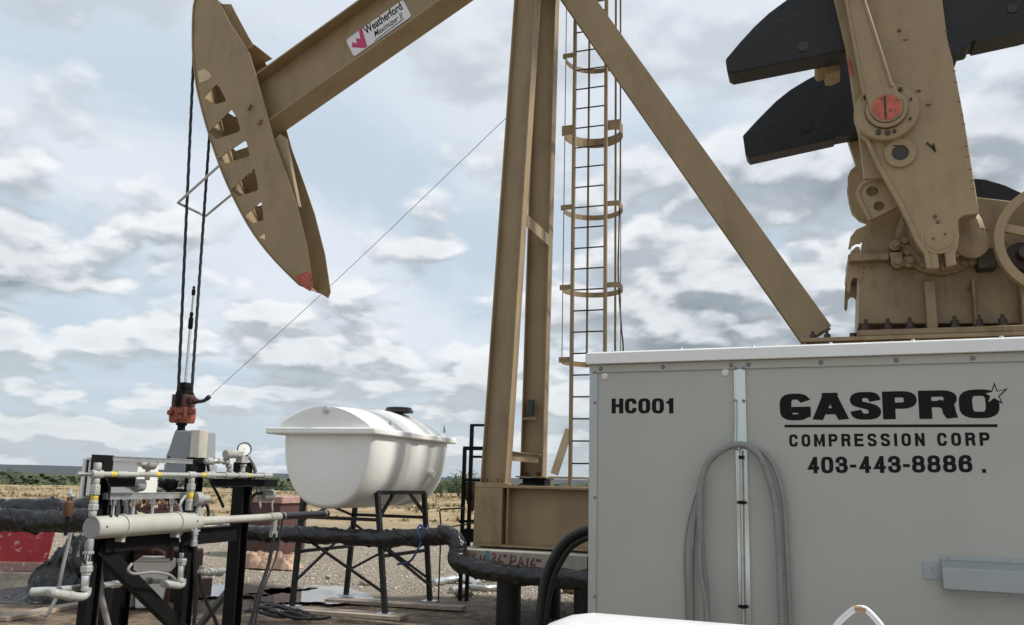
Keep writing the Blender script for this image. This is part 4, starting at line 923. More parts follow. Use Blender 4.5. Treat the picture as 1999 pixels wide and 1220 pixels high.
# ============================================================ grey equipment cabinet with its lettering
kc = ony(1151.5, 940, 6.5); K = Frame((kc.x, kc.y, 0), -22.6)
def cabinet():
    t = thing('equipment_cabinet', 'large grey metal equipment cabinet with black company lettering', 'cabinet', K)
    def P(px, py, v=0.0): return K.v(px, py, v)
    zt = P(1151, 712).z; W_ = 4.6; D = 2.4; x0 = 0.0; z0 = .12
    mb = MB(); mb.box((x0+.012, .02, z0), (W_, D, zt-.02)); mb.build('cabinet_body', 'panel', t)
    xs = P(1444, 740).x
    for a, b in ((x0+.006, xs), (xs, P(1444, 740).x + 1.9), (P(1444, 740).x + 1.9, W_)):
        mb = MB(); mb.box((a+.004, 0, z0), (b-.004, .018, zt-.025)); mb.build('panel', 'panel', t, bevel=.003)
    # roof flashing and drip edge
    rt, rb = P(1144, 690, -.05).z, P(1144, 711, -.05).z
    xl = P(1144, 700, -.05).x
    mb = MB(); mb.prism([(-.055, rb), (-.045, rt), (-.02, rt+.012), (D+.05, rt+.05), (D+.055, rb), (-.047, rb)][:1] + [(-.050, rt), (.0, rt+.015), (D+.05, rt+.03), (D+.055, rb)], xl, W_+.05, plane='vw')
    rf = mb.build('roof', 'flash', t, bevel=.004)
    mb = MB()
    for k in range(9): mb.lathe((xl + .2 + .52*k, .0, rt+.012), (0, 0, 1), [(.014, 0), (.012, .012)], 6)
    mb.build('roof_screw', 'galv', rf)
    # trims
    ztb = P(1152, 731).z
    mb = MB(); mb.box((x0-.006, -.014, ztb+.012), (W_, -.003, rb-.002)); 
    for px in (1174, 1295, 1428, 1462, 1603, 1750, 1900, 2050): p = P(px, 718); mb.mi = 1; mb.lathe((p.x, -.014, (ztb+rb)/2+.003), (0, -1, 0), [(.016, 0), (.016, .005), (.010, .009), (0, .011)], 10)
    mb.build('top_trim', ['panel', 'wire'], t, bevel=.002)
    xt = P(1166.5, 800).x
    mb = MB(); mb.box((x0-.006, -.010, z0), (xt, -.001, ztb+.010)); mb.box((x0-.006, -.001, z0), (x0+.003, .09, ztb+.010))
    for py in (727, 786, 971, 1164): p = P(1162, py); mb.mi = 1; mb.lathe((p.x, -.010, p.z), (0, -1, 0), [(.012, 0), (.012, .005), (0, .008)], 10)
    mb.build('corner_trim', ['trim', 'wire'], t, bevel=.002)
    a, b = P(1433.5, 740).x, P(1455.5, 740).x
    mb = MB(); mb.box((a, -.012, z0), (b, -.001, ztb+.010)); mb.box((a, -.020, z0), (a+.008, -.012, ztb)); mb.box((b-.008, -.020, z0), (b, -.012, ztb))
    for px, py in ((1436, 719.5), (1452, 719), (1436.5, 783), (1452.5, 783)): p = P(px, py); mb.mi = 1; mb.lathe((p.x, -.020, p.z), (0, -1, 0), [(.012, 0), (.012, .005), (0, .008)], 10)
    mb.build('seam_strip', ['mirror', 'wire'], t)
    for px, py in ((1181, 734.5), (1416, 727)):
        p = P(px, py); mb = MB(); mb.lathe((p.x, 0, p.z), (0, -1, 0), [(.026, 0), (.026, .008), (.014, .009), (.014, .014), (.0, .015)], 18); mb.build('panel_fastener', 'white', t)
    # lettering cut from black vinyl, 1.5 mm proud of the panel
    def fn(o, px1, px2, w):       # straight text baseline between two measured points
        A, B = P(*px1), P(*px2); e = (B-A)/w
        return lambda x, y: (A.x + e.x*x, -.0015, A.z + e.z*x + y)
    def line(name, s, p1, p2, ytop, wd, sx, sy, gap, spc=None):
        # widths are relative to the letter height, then stretched so that the text fills p1..p2
        h = (P(p1[0], ytop).z - P(*p1).z)
        tmp = MB(); tot = text(tmp, s, wd, 1.0, sx, sy, gap, lambda x, y: (x, 0, y))
        A, B = P(*p1), P(*p2); kx = (B.x-A.x)/tot; sl = (B.z-A.z)/(B.x-A.x)
        mb = MB(); text(mb, s, wd, 1.0, sx, sy, gap, lambda x, y: (A.x + kx*x, -.0015, A.z + h*y + sl*kx*x))
        return mb.build(name, 'letter', t, fix=False)
    line('unit_number', 'HC001', (1194, 807), (1316, 807), 778, {'*': .76, '1': .52}, .27, .19, .10)
    line('company_lettering', 'GASPRO', (1523, 821), (1953, 816), 769, {'*': 1.4, 'G': 1.24, 'S': 1.17, 'A': 1.42, 'P': 1.27, 'R': 1.38}, .47, .225, .06)
    line('company_lettering', 'COMPRESSION CORP', (1541, 872), (1933, 870), 848, {'*': .78, 'I': .28, 'M': .95, ' ': .35}, .25, .20, .33)
    line('phone_lettering', '403-443-8886', (1576, 924), (1899, 922), 892, {'*': .70, '-': .36}, .23, .185, .115)
    mb = MB(); a, b = P(1531.5, 832), P(1947, 829); mb.box((a.x, -.0025, a.z-.008), (b.x, -.0005, a.z+.010)); p = P(1921, 919.5); mb.box((p.x-.011, -.0025, p.z-.011), (p.x+.011, -.0005, p.z+.013)); mb.build('rule_line', 'letter', t)
    # five-pointed star over the last letter: outline in black, face in panel grey
    c = P(1940, 771); S1, S2 = [], []
    pxs = [(1941, 746), (1947, 763), (1968, 758), (1951, 774), (1958, 789), (1940, 779), (1925, 791), (1930, 774), (1918, 767), (1935, 764)]
    q = [P(a, b) for a, b in pxs]; cc = sum(q, Vector())/10
    mb = MB(); mb.add([(p.x, -.0025, p.z) for p in q], [tuple(t_) for t_ in geometry.tessellate_polygon([[Vector((p.x, p.z, 0)) for p in q]])]); mb.build('star_outline', 'letter', t, fix=False)
    q2 = [cc + (p-cc)*.74 for p in q]
    mb = MB(); mb.add([(p.x, -.0035, p.z) for p in q2], [tuple(t_) for t_ in geometry.tessellate_polygon([[Vector((p.x, p.z, 0)) for p in q2]])]); mb.build('star_face', 'panel', t, fix=False)
    # vent hood at the right
    a = P(1838, 1092); b = P(1838, 1147); zt_, zb_ = a.z, P(1840, 1150).z; xl_ = P(1836, 1100).x; D_ = .12
    mb = MB(); zc = P(1842, 1102).z
    mb.prism([(-.002, zt_), (-.03, zt_-.01), (-D_, zc-.01), (-D_, zb_+.012), (-.002, zb_)], xl_, W_-.3, plane='vw')
    hd = mb.build('vent_hood', 'hood', t, bevel=.004)
    mb = MB(); mb.box((xl_-.10, -.008, zb_+.06), (xl_, -.001, zt_-.02)); mb.box((xl_, -.006, zt_), (W_-.3, -.001, zt_+.03)); mb.box((xl_, -.006, zb_-.03), (W_-.3, -.001, zb_))
    for k in range(4):
        for z in (zt_+.015, zb_-.015): mb.lathe((xl_+.05+.33*k, -.006, z), (0, -1, 0), [(.008, 0), (.006, .006)], 8)
    mb.lathe((xl_-.05, -.008, (zt_+zb_)/2+.03), (0, -1, 0), [(.008, 0), (.006, .006)], 8); mb.build('hood_flange', 'hood', hd)
    # hook that carries the hoses
    mb = MB(); p = P(1437, 783, -.02); q_ = P(1437, 872, -.05); mb.path([Vector((p.x, -.03, p.z)), Vector((p.x-.003, -.035, (p.z+q_.z)/2)), Vector((p.x-.012, -.04, q_.z+.03)), Vector((p.x-.004, -.06, q_.z-.02)), Vector((p.x+.02, -.10, q_.z-.012))], .006, 8); mb.build('hanging_hook', 'galv', t)
    # things that show left of the cabinet's corner: junction strips on its end wall
    mb = MB()
    for py0, py1 in ((1088, 1130), (1132, 1155), (1168, 1192)): p = P(1147, py0); q_ = P(1147, py1); mb.box((x0-.05, .10, q_.z), (x0-.002, .25, p.z))
    mb.build('end_bracket', 'black', t, bevel=.004)
    mb = MB(); mb.box((.1, .1, -.02), (W_-.1, D-.1, .119)); mb.build('cabinet_base', 'black', t)
    # roof clutter
    r = thing('roof_conduit', 'short dark fitting poking above the cabinet roof edge', 'fitting', K); p = K.v(1230, 688, .6); mb = MB(); mb.lathe((p.x, .6, rt+.022), (0, 0, 1), [(.03, 0), (.03, .045), (.022, .05), (.022, .07)], 12); mb.build('fitting_cap', 'black', r)
    mb = MB(); p = K.v(1182, 688, .7); q_ = K.v(1205, 688, .7); mb.box((p.x, .68, rt+.02), (q_.x, .74, rt+.05)); mb.build('fitting_base', 'galv', r)
cabinet()
def cabinet_hoses():
    def P(px, py, v): return K.v(px, py, v)
    def hose(label, pts, v, r, mat, corr=0, name='conduit_hose'):
        t = thing(name, label, 'hose', K, 'hoses hung on the cabinet')
        S = smoothpts([P(a, b, v if not isinstance(v, list) else v[i]) for i, (a, b) in enumerate(pts)], 10)
        if corr:                                             # corrugated: re-sample finely and ripple the radius
            D = [0]
            for a, b in zip(S[:-1], S[1:]): D.append(D[-1] + (b-a).length)
            n = int(D[-1]/corr*4); out = []; j = 0
            for i in range(n+1):
                d = D[-1]*i/n
                while j < len(D)-2 and D[j+1] < d: j += 1
                f = (d-D[j])/max(1e-9, D[j+1]-D[j]); out.append(S[j].lerp(S[j+1], min(1, f)))
            mb = MB(); mb.path(out, [r*(1 + 0.06*math.sin(i*math.pi/2)) for i in range(n+1)], 12)
        else: mb = MB(); mb.path(S, r, 10)
        mb.build('hose_tube', mat, t)
    hose('grey corrugated hose looped over the cabinet hook, the thickest loop', [(1382, 1260), (1378, 1160), (1369, 1060), (1366, 990), (1369, 940), (1384, 902), (1410, 878), (1438, 868), (1462, 872), (1486, 895), (1503, 940), (1514, 990), (1520, 1060), (1524, 1160), (1527, 1260)], -.08, .0235, 'hosegrey', .015)
    hose('smooth grey hose lying outside the corrugated loop on its right', [(1452, 872), (1478, 876), (1504, 898), (1522, 940), (1531, 995), (1535, 1060), (1540, 1160), (1544, 1260)], -.06, .0165, 'hosegrey')
    hose('smooth grey hose dropping behind the left limb of the loop', [(1372, 930), (1362, 975), (1357, 1010), (1352, 1060), (1350, 1130), (1352, 1260)], -.045, .016, 'hosegrey')
    hose('thin grey cord hanging furthest left beside the hose loop', [(1368, 938), (1352, 985), (1341, 1030), (1336, 1090), (1338, 1160), (1340, 1260)], -.02, .006, 'hosegrey')
    hose('slim grey hose crossing inside the left limb near the bottom', [(1366, 1060), (1367, 1110), (1373, 1150), (1380, 1195), (1384, 1260)], -.13, .013, 'hosegrey')
    t = thing('seam_conduit', 'slim steel conduit clamped down the shiny cabinet seam', 'conduit', K)
    a, b = P(1447, 880, -.03), P(1452, 1260, -.03); mb = MB(); mb.tube((a.x, -.04, a.z), (b.x-.0, -.04, b.z), .012, n=12); mb.build('conduit_tube', 'steel', t)
    for k, py in enumerate((893, 981, 1184)):
        p = P(1447 + (py-880)*.013, py, -.03); mb = MB(); w = .014 if k == 0 else .032
        mb.box((p.x-w, -.046, p.z-.008), (p.x+w, -.022, p.z+.008)); mb.lathe((p.x, -.04, p.z-.012), (0, 0, 1), [(.018, 0), (.018, .024)], 12); mb.build('conduit_clamp', 'black', t)
    # two thick black hoses entering the cabinet end
    for off, lab in ((0, 'outer of two thick black hoses arching into the cabinet end'), (1, 'inner of two thick black hoses arching into the cabinet end')):
        t = thing('thick_hose', lab, 'hose', K, 'thick black hoses at the cabinet end')
        pts = ([(1165, 1031), (1140, 1035), (1108, 1052), (1085, 1080), (1068, 1115), (1058, 1160), (1051, 1215), (1046, 1290)], [(1165, 1045), (1142, 1050), (1115, 1066), (1096, 1092), (1080, 1125), (1069, 1170), (1062, 1225), (1056, 1300)])[off]
        S = smoothpts([P(a, b, .45 + .04*off) for a, b in pts], 8); mb = MB(); mb.path(S, .034 - .002*off, 14); mb.build('hose_tube', 'rubber', t)
cabinet_hoses()

# ============================================================ white pressure tank in the near right corner
def propane():
    v0 = -2.6; c = K.v(1300, 1197, v0); A = Frame(K.w((c.x, v0, 0)), -20.8)
    t = thing('white_pressure_tank', 'glossy white horizontal tank just showing at the lower edge before the cabinet', 'tank', A)
    e = A.v(1052, 1218, 0); r = .48; zt = c.z - .026; zc = zt - r; xe = A.v(1130, 1197, 0).x
    prof = [(0, -.30), (.14, -.285), (.26, -.25), (.36, -.19), (.43, -.11), (.47, -.04), (r, .03), (r, 3.2), (.46, 3.3), (.36, 3.42), (.2, 3.5), (0, 3.52)]
    prof = [(0.001, -.36), (.10, -.352), (.20, -.325), (.29, -.28), (.37, -.21), (.43, -.125), (.465, -.04), (r, .05), (r, 3.2), (.46, 3.3), (.36, 3.42), (.2, 3.5), (0.001, 3.52)]
    mb = MB(); mb.lathe((xe, 0, zc), (1, 0, 0), prof, 64); mb.build('tank_shell', 'white', t, sharp=60)
    mb = MB()
    for x in (xe+.5, xe+2.5): mb.box((x, -.35, -.02), (x+.08, .35, zc-.2))
    mb.build('saddle', 'white', t)
    h = thing('white_hoop', 'white bent pipe hoop with a rusty crown in the lower right corner', 'hoop', A)
    pts = [(1618, 1240), (1640, 1212), (1662, 1193), (1672, 1188), (1680, 1187), (1689, 1189), (1700, 1198), (1716, 1216), (1735, 1242)]
    P = [A.v(a, b, -.05) for a, b in pts]; P = [P[0] + (P[0]-P[1])*6] + P + [P[-1] + (P[-1]-P[-2])*6]
    mb = MB(); mb.path(smoothpts(P, 6), .0115, 12); mb.build('hoop_pipe', 'white', h)
    p = A.v(1679, 1187.6, -.05); mb = MB(); mb.path([p + Vector((-.02, -.001, -.003)), p + Vector((0, -.001, .0)), p + Vector((.02, -.001, -.004))], .0122, 12); mb.build('rust_patch', pm('light_rust', (.38, .24, .13), .8), h)
propane()

# ============================================================ pipe manifold on black posts (runs away from the camera)
_n = ony(178, 1030, 5.6); N_ = Frame((_n.x, _n.y, 0), 160.2)
def manifold():
    t = thing('pipe_rack', 'grey pipe manifold bolted to black steel posts, fat cylinder in front', 'pipe rack', N_)
    def U(px, py, u=0.0): return N_.u(px, py, u)             # (u, v, w) on the plane u = const
    # posts
    ub = .10
    for (x0, y0), (x1, y1), w, dp in (((200, 889), (172, 1215), .10, .075), ((383, 893), (354, 1215), .115, .08), ((473, 902), (455, 1215), .105, .11)):
        a = U(x0, y0, ub); b = U(x1, y1, ub); v = (a.y+b.y)/2 if abs(x0-383) < 1 else b.y*.5+a.y*.5
        mb = MB(); mb.ibeam((ub, v, -.02), (ub, v, a.z), w, dp, .01, .008, (0, 1, 0)); mb.build('post', 'black', t, bevel=.002)
    pv = [(U(186, 1050, ub).y), U(369, 1050, ub).y, U(464, 1050, ub).y]
    # plates at the post tops
    for (x0, y0, x1, y1) in ((180, 887, 217, 925), (371, 896, 399, 921)):
        a, b = U(x0, y0, .04), U(x1, y1, .04); mb = MB(); mb.box((.03, a.y, b.z), (.045, b.y, a.z)); 
        mb.lathe((.03, (a.y+b.y)/2, (a.z+b.z)/2+.02), (-1, 0, 0), [(.016, 0), (.016, .012)], 6); mb.build('top_plate', 'black', t, bevel=.002)
    # upper black beam (behind the thin pipe) and lower black beam under the cylinder
    for a, b, th in (((196, 930), (248, 950), .06), ((400, 934), (528, 950), .06)):
        A, B = U(*a, .10), U(*b, .10); mb = MB(); mb.box((.03, A.y, B.z), (.036, B.y, A.z)); mb.box((.036, A.y, A.z-.006), (.10, B.y, A.z)); mb.box((-.02, A.y, B.z), (.03, B.y, B.z+.006)); mb.build('cross_beam', 'black', t, bevel=.002)
    A, B = U(190, 1050, .12), U(545, 1045, .12); z1 = U(190, 1046, .12).z; z0 = U(190, 1078, .12).z
    mb = MB(); mb.box((.04, A.y, z0), (.16, B.y+.7, z0+.012)); mb.box((.04, A.y, z0+.012), (.052, B.y+.7, z1)); mb.box((.04, A.y, z1), (.16, B.y+.7, z1+.012)); mb.build('cross_beam', 'black', t, bevel=.002)
    a, b = U(192, 1068, .09), U(345, 1222, .09); mb = MB(); d = (b-a).normalized(); mb.bar(a, b + d*.3, .06, .10, (0, -.7, .7)); mb.build('diagonal_brace', 'black', t, bevel=.003)
    a, b = U(395, 1215, .5), U(440, 1160, .5); mb = MB(); mb.bar(a - (b-a)*.4, b + (b-a)*.3, .04, .05, (0, 1, 1)); mb.build('diagonal_brace', 'black_pipe', t)
    # rear post seen between the front ones
    p0, p1 = U(247, 1070, .7), U(247, 1190, .7); mb = MB(); mb.ibeam((.7, p0.y, -.02), (.7, p0.y, p0.z+.05), .1, .08, .009, .008, (0, 1, 0)); mb.build('post', 'black', t)
    # strut channels
    for (y0, y1, x0, x1, u) in ((890, 900, 217, 372, .04), (962, 975, 205, 365, .06)):
        A, B = U(x0, y0 + (917-912)*0, u), U(x1, y1, u); zt = U(x0, y0, u).z; zb = U(x0, y1, u).z
        zt2 = U(x0+2, y0, u).z
        mb = MB(); mb.box((u-.02, A.y, zb), (u+.02, B.y, zt)); mb.box((u-.024, A.y, zt-.006), (u-.021, B.y, zt-.001)); mb.box((u-.024, A.y, zb), (u-.021, B.y, zb+.006)); mb.build('strut_channel', 'galv', t)
    # --- the fat cylinder and the pipe that leaves it
    a = U(178, 1030.5, 0); b = U(640, 1002.5, 0); ax = (b-a).normalized(); r0 = U(190, 1008.5, 0).z - U(190, 1053, 0).z; r0 = r0/2*1.0
    def AX(px):                                              # point of the axis seen at image column px
        y = 1030.5 + (px-178)*(1002.5-1030.5)/(640-178); p = U(px, y, 0); return a + ax*((p-a).dot(ax))
    L = lambda px: (AX(px)-a).dot(ax)
    l1, l2, l3, l4, l5, l6 = L(376), L(388), L(432), L(528), L(545), L(640)
    mb = MB(); mb.lathe(a - ax*.0, ax, [(r0, .012), (r0, l1), (r0*.93, l1+.03), (r0*.62, l2+.02)], 36); cyl = mb.build('cylinder', 'pipe_light', t)
    mb = MB(); mb.lathe(a, ax, [(r0*.985, 0), (r0*1.0, .011)], 36); mb.build('end_cap', 'cap', cyl)
    mb = MB()
    for px in (237, 343):
        mb = MB(); mb.lathe(AX(px), ax, [(r0, -.012), (r0+.008, -.01), (r0+.008, .01), (r0, .012)], 36); q = AX(px); mb.box(q + Vector((-.03, -.014, -r0-.03)), q + Vector((.03, .014, -r0+.005))); mb.build('clamp_band', 'pipe_light', cyl)
    mb = MB()
    for px, an in ((192, -20), (370, -18)): q = AX(px); mb.lathe(q + Vector((-(r0-.004)*math.cos(R(an)), 0, (r0-.004)*math.sin(R(an))+.03)), (-1, 0, 0), [(.008, 0), (.008, .008)], 8)
    for px in (207, 219): q = AX(px); mb.lathe(q + Vector((-.03, 0, r0-.006)), (-.3, 0, 1), [(.009, 0), (.009, .012)], 6)
    mb.build('set_screw', 'bolt', cyl)
    mb = MB(); mb.lathe(a, ax, [(r0*.42, l2), (r0*.42, l4)], 24); q = L(436); mb.lathe(a, ax, [(r0*.44, l2), (r0*.46, l2+.005), (r0*.46, q-.01), (r0*.44, q)], 24); mb.build('outlet_pipe', 'pipe_light', t)
    mb = MB(); mb.lathe(a, ax, [(r0*.5, l4-.02), (r0*.5, l5)], 20); tq = AX(536); mb.tube(tq, tq + Vector((0, 0, -.16)), .028, .022); mb.lathe(tq + Vector((0, 0, -.12)), (0, 0, -1), [(.035, 0), (.035, .05)], 6); mb.build('outlet_tee', 'pipe', t)
    mb = MB(); mb.lathe(a, ax, [(r0*.50, l5), (r0*.50, l5+.05), (r0*.43, l5+.055), (r0*.43, l6-.09), (r0*.5, l6-.085), (r0*.5, l6-.02), (r0*.35, l6)], 24); op = mb.build('plastic_sleeve', 'rubber', t)
    mb = MB()
    for px in (552, 632): mb.lathe(AX(px), ax, [(r0*.505, -.008), (r0*.505, .008)], 20)
    islands(mb.build('hose_band', 'steel', op))
    # --- thin upper pipe
    def pipe_pts(pts, u, r, name='pipe_run', mat='pipe', n=14, sm=0):
        P = [U(x, y, u) for x, y in pts]; mb = MB()
        mb.path(smoothpts(P, sm) if sm else P, r, n); return mb.build(name, mat, t)
    rp = .0165; uu = -.02
    za = U(190, 926, uu)
    A = U(186, 925.5, uu); B = U(529, 928.5, uu); hz = A.z
    def UP(px): p = U(px, 925.5+(px-186)*.0087, uu); return A.lerp(B, (p.y-A.y)/(B.y-A.y))
    mb = MB(); mb.tube(A, B, rp, n=16); pr = mb.build('pipe_run', 'pipe', t)
    dy = (B-A).normalized()
    def coup(px, l, r, name='coupling', mat='pipe', n=8): mb = MB(); mb.lathe(UP(px), dy, [(r*.92, -l/2), (r, -l/2+.006), (r, l/2-.006), (r*.92, l/2)], n); return mb.build(name, mat, t)
    coup(189, .09, .027, n=16); coup(238, .09, .021, n=16); coup(374, .08, .025, n=16); coup(408, .09, .026); coup(415, .03, .03); coup(449, .12, .024, n=16); coup(474, .12, .024, n=16); coup(521, .11, .026); coup(526, .03, .028)
    for px in (220, 308, 397, 486): coup(px, .045, .0185, 'pipe_tag', 'yellow', 16)
    mb = MB(); q = UP(186); mb.tube(q, q - dy*.10, .010); mb.lathe(q - dy*.10, -dy, [(.016, 0), (.016, .03), (.008, .04)], 8); mb.build('bleed_valve', 'steel', t)
    # vertical legs with unions, below each tee
    def leg(px, stages):
        q = UP(px)
        for (y0, y1, r, mat, n) in stages:
            z0 = U(px, y0, uu).z; z1 = U(px, y1, uu).z
            mb = MB(); mb.lathe((q.x, q.y, z1), (0, 0, 1), [(r*.9, 0), (r, .004), (r, z0-z1-.004), (r*.9, z0-z1)], n); mb.build({'yellow': 'pipe_tag', 'thread': 'threaded_nipple'}.get(mat, 'fitting'), mat, t)
    leg(189, ((903, 918, .024, 'pipe', 16), (934, 946, .022, 'pipe', 16), (946, 962, .029, 'pipe', 8), (962, 966, .033, 'cap', 8), (966, 976, .024, 'yellow', 16), (976, 984, .026, 'pipe', 16), (984, 996, .031, 'pipe', 8), (996, 1008, .024, 'pipe', 16)))
    leg(375, ((933, 944, .022, 'pipe', 16), (944, 957, .031, 'pipe', 8), (957, 961, .026, 'pipe', 16), (961, 974, .025, 'yellow', 16), (974, 982, .030, 'pipe', 8), (982, 996, .028, 'pipe', 16)))
    # under the cylinder: union, zinc nipples, elbow and the return run
    q = U(170, 1060, 0); vq = q.y
    def low(px, stages, u):
        c = U(px, 1075, u)
        for y0, y1, r, mat, n in stages:
            z0, z1 = U(px, y0, u).z, U(px, y1, u).z; mb = MB(); mb.lathe((u, c.y, z1), (0, 0, 1), [(r*.92, 0), (r, .004), (r, z0-z1-.004), (r*.92, z0-z1)], n); mb.build({'thread': 'threaded_nipple'}.get(mat, 'fitting'), mat, t)
        return c
    c1 = low(173, ((1052, 1076, .026, 'cap', 16), (1076, 1082, .034, 'cap', 8), (1082, 1096, .020, 'thread', 16), (1096, 1104, .030, 'pipe', 8), (1104, 1116, .036, 'pipe', 8), (1116, 1122, .028, 'pipe', 16), (1122, 1142, .024, 'thread', 16), (1142, 1152, .022, 'pipe', 16)), -.01)
    pe = [U(a_, b_, -.01) for a_, b_ in ((170, 1148), (169, 1158), (163, 1164), (154, 1165), (136, 1163))]
    mb = MB(); mb.path(smoothpts(pe, 5), .026, 14); mb.build('elbow', 'pipe', t)
    e1 = U(136, 1163, -.01); e2 = Vector((-.01, e1.y-.18, e1.z+.03)); mb = MB()
    e2 = U(106, 1158, -.01); mb.path(smoothpts([e1, e1.lerp(e2, .7), e2, e2 + Vector((.07, -.015, .005)), e2 + Vector((.15, .03, 0))], 5), .027, 14); mb.lathe(e1, (e2-e1), [(.031, -.02), (.031, .02)], 12); mb.build('return_bend', 'pipe', t)
    f1 = e2 + Vector((.15, .03, 0)); f2 = U(290, 1134, .35); f3 = U(345, 1138, .2)
    mb = MB(); mb.path(smoothpts([f1, f1.lerp(f2, .5), f2, f3], 6), .020, 12); mb.build('pipe_run', 'pipe', t)
    for px in (232, 300, 318): g = f1.lerp(f2, min(1.0, (px-110)/(290-110))); mb = MB(); mb.lathe(g, f2-f1, [(.026, -.03), (.026, .03)], 10); mb.build('coupling', 'pipe' if px > 240 else 'thread', t)
    c2 = low(357, ((1072, 1078, .032, 'black', 12), (1078, 1090, .020, 'thread', 16), (1090, 1098, .036, 'pipe', 8), (1098, 1103, .03, 'pipe', 16), (1103, 1128, .021, 'thread', 16), (1128, 1136, .026, 'pipe', 16)), .02)
    pe = [U(a_, b_, .02) for a_, b_ in ((357, 1130), (356, 1139), (350, 1143), (338, 1142), (318, 1139))]; mb = MB(); mb.path(smoothpts(pe, 5), .026, 14); mb.build('elbow', 'pipe', t)
    # flange and valve stub by the second leg
    g = U(387, 974, -.05); mb = MB(); mb.lathe(g + Vector((-.0, .04, 0)), (-.25, -1, 0), [(.052, 0), (.052, .05), (.03, .055), (.03, .12)], 20); mb.build('round_cover', 'cap', t)
    g2 = U(388, 990, -.04); mb = MB(); mb.tube(g2 + Vector((0, 0, .05)), g2 + Vector((0, 0, -.13)), .018); mb.lathe(g2 + Vector((0, 0, -.02)), (0, 0, 1), [(.024, -.04), (.024, .01)], 6); mb.build('fitting', 'pipe', t)
    # quick coupler on the cylinder's underside with its hose
    g = U(381, 1036, -.06); mb = MB(); mb.tube(g + Vector((0, 0, .06)), g, .012); mb.lathe(g, (0, 0, -1), [(.026, 0), (.026, .03), (.02, .032), (.02, .07), (.026, .072), (.026, .11)], 14); mb.path([g + Vector((-.03, -.02, 0)), g + Vector((.05, .05, .01)), g + Vector((.075, .075, -.04)), g + Vector((.07, .07, -.08))], .006, 6); mb.build('quick_coupler', 'galv', t)
    # upper right: elbow line, filter bowl, gauge
    mb = MB(); P = [U(a_, b_, -.02) for a_, b_ in ((400, 900), (420, 900), (436, 901), (444, 903), (447, 910), (448, 926))]; mb.path(P, .016, 12); mb.build('pipe_run', 'pipe', t)
    for x, y, l, r in ((408, 900, .06, .026), (423, 900, .05, .018), (441, 901, .05, .026), (447, 909, .03, .026), (448, 916, .04, .022)):
        g = U(x, y, -.02); ax_ = (0, 1, 0) if y < 905 else (0, 0, 1); mb = MB(); mb.lathe(g, ax_, [(r*.9, -l/2), (r, -l/2+.004), (r, l/2-.004), (r*.9, l/2)], 12); mb.build('coupling', 'pipe' if x != 423 else 'thread', t)
    g = U(440, 887, -.04); h = U(461, 886, -.04); mb = MB(); mb.lathe(g, h-g, [(.030, 0), (.038, .01), (.038, .03), (.033, .035), (.033, (h-g).length)], 20); mb.build('filter_bowl', 'pipe', t)
    g = U(474, 908, -.02); mb = MB(); mb.lathe((g.x, g.y, g.z-.06), (0, 0, 1), [(.022, 0), (.022, .05), (.03, .052), (.03, .07)], 10); h = U(474, 896, -.03); mb.box(h + Vector((-.03, -.03, -.03)), h + Vector((.03, .05, .03))); k = U(466, 886, -.03); mb.box(k + Vector((-.02, -.04, -.02)), k + Vector((.02, .04, .02))); mb.tube(h, U(476, 880, -.03), .01); mb.build('regulator', 'pipe', t)
    g = U(477, 877, -.04); mb = MB(); nrm = Vector((-.75, .75, .05)).normalized(); mb.lathe(g, nrm, [(.052, -.02), (.056, -.016), (.056, .014), (.052, .016), (.050, .009)], 24); gg = mb.build('gauge', 'black', t)
    mb = MB(); mb.lathe(g, nrm, [(.049, .010), (.0, .0125)], 24); mb.build('gauge_dial', 'dial', gg)
    mb = MB(); mb.bar(g + nrm*.014, g + nrm*.014 + Vector((.018, 0, .028)), .004, .004); mb.build('gauge_needle', 'red', gg)
    mb = MB(); P = [U(a_, b_, -.03) for a_, b_ in ((485, 892), (494, 905), (500, 921))]; mb.path(smoothpts(P, 4), .012, 8); mb.build('bleed_hose', 'hosegrey', t)
    mb = MB(); a_ = U(464, 903, .0); b_ = U(489, 921, .0); mb.box((-.01, a_.y, b_.z), (.04, b_.y, a_.z)); mb.build('gauge_plate', 'black', t)
    # right side: hose barb, ribbed actuator, curved hose
    g = U(528, 962, .1); h = U(512, 963, .1); mb = MB(); mb.lathe(h, g-h, [(.018, 0), (.018, .03), (.022, .032), (.022, .10), (.016, .104), (.016, (g-h).length)], 12); mb.build('hose_barb', 'thread', t)
    mb = MB(); pr_ = []
    for k in range(9): pr_ += [(.044, k*.016), (.05, k*.016+.004), (.05, k*.016+.010), (.044, k*.016+.014)]
    mb.lathe(U(530, 966, .1), (0, 1, 0), pr_, 18); mb.build('ribbed_actuator', 'pipe', t)
    mb = MB(); mb.path([U(a_, b_, .1) for a_, b_ in ((534, 972), (531, 985), (532, 998))], .008, 8); mb.tube(U(508, 950, .1), U(508, 990, .1), .009); mb.tube(U(500, 952, .1), U(508, 992, .1), .006); mb.build('sensing_line', 'pipe', t)
    mb = MB(); mb.path(smoothpts([U(a_, b_, .1) for a_, b_ in ((513, 963), (500, 964), (491, 972), (488, 988), (490, 1004))], 5), .015, 10); mb.build('curved_hose', 'rubber', t)
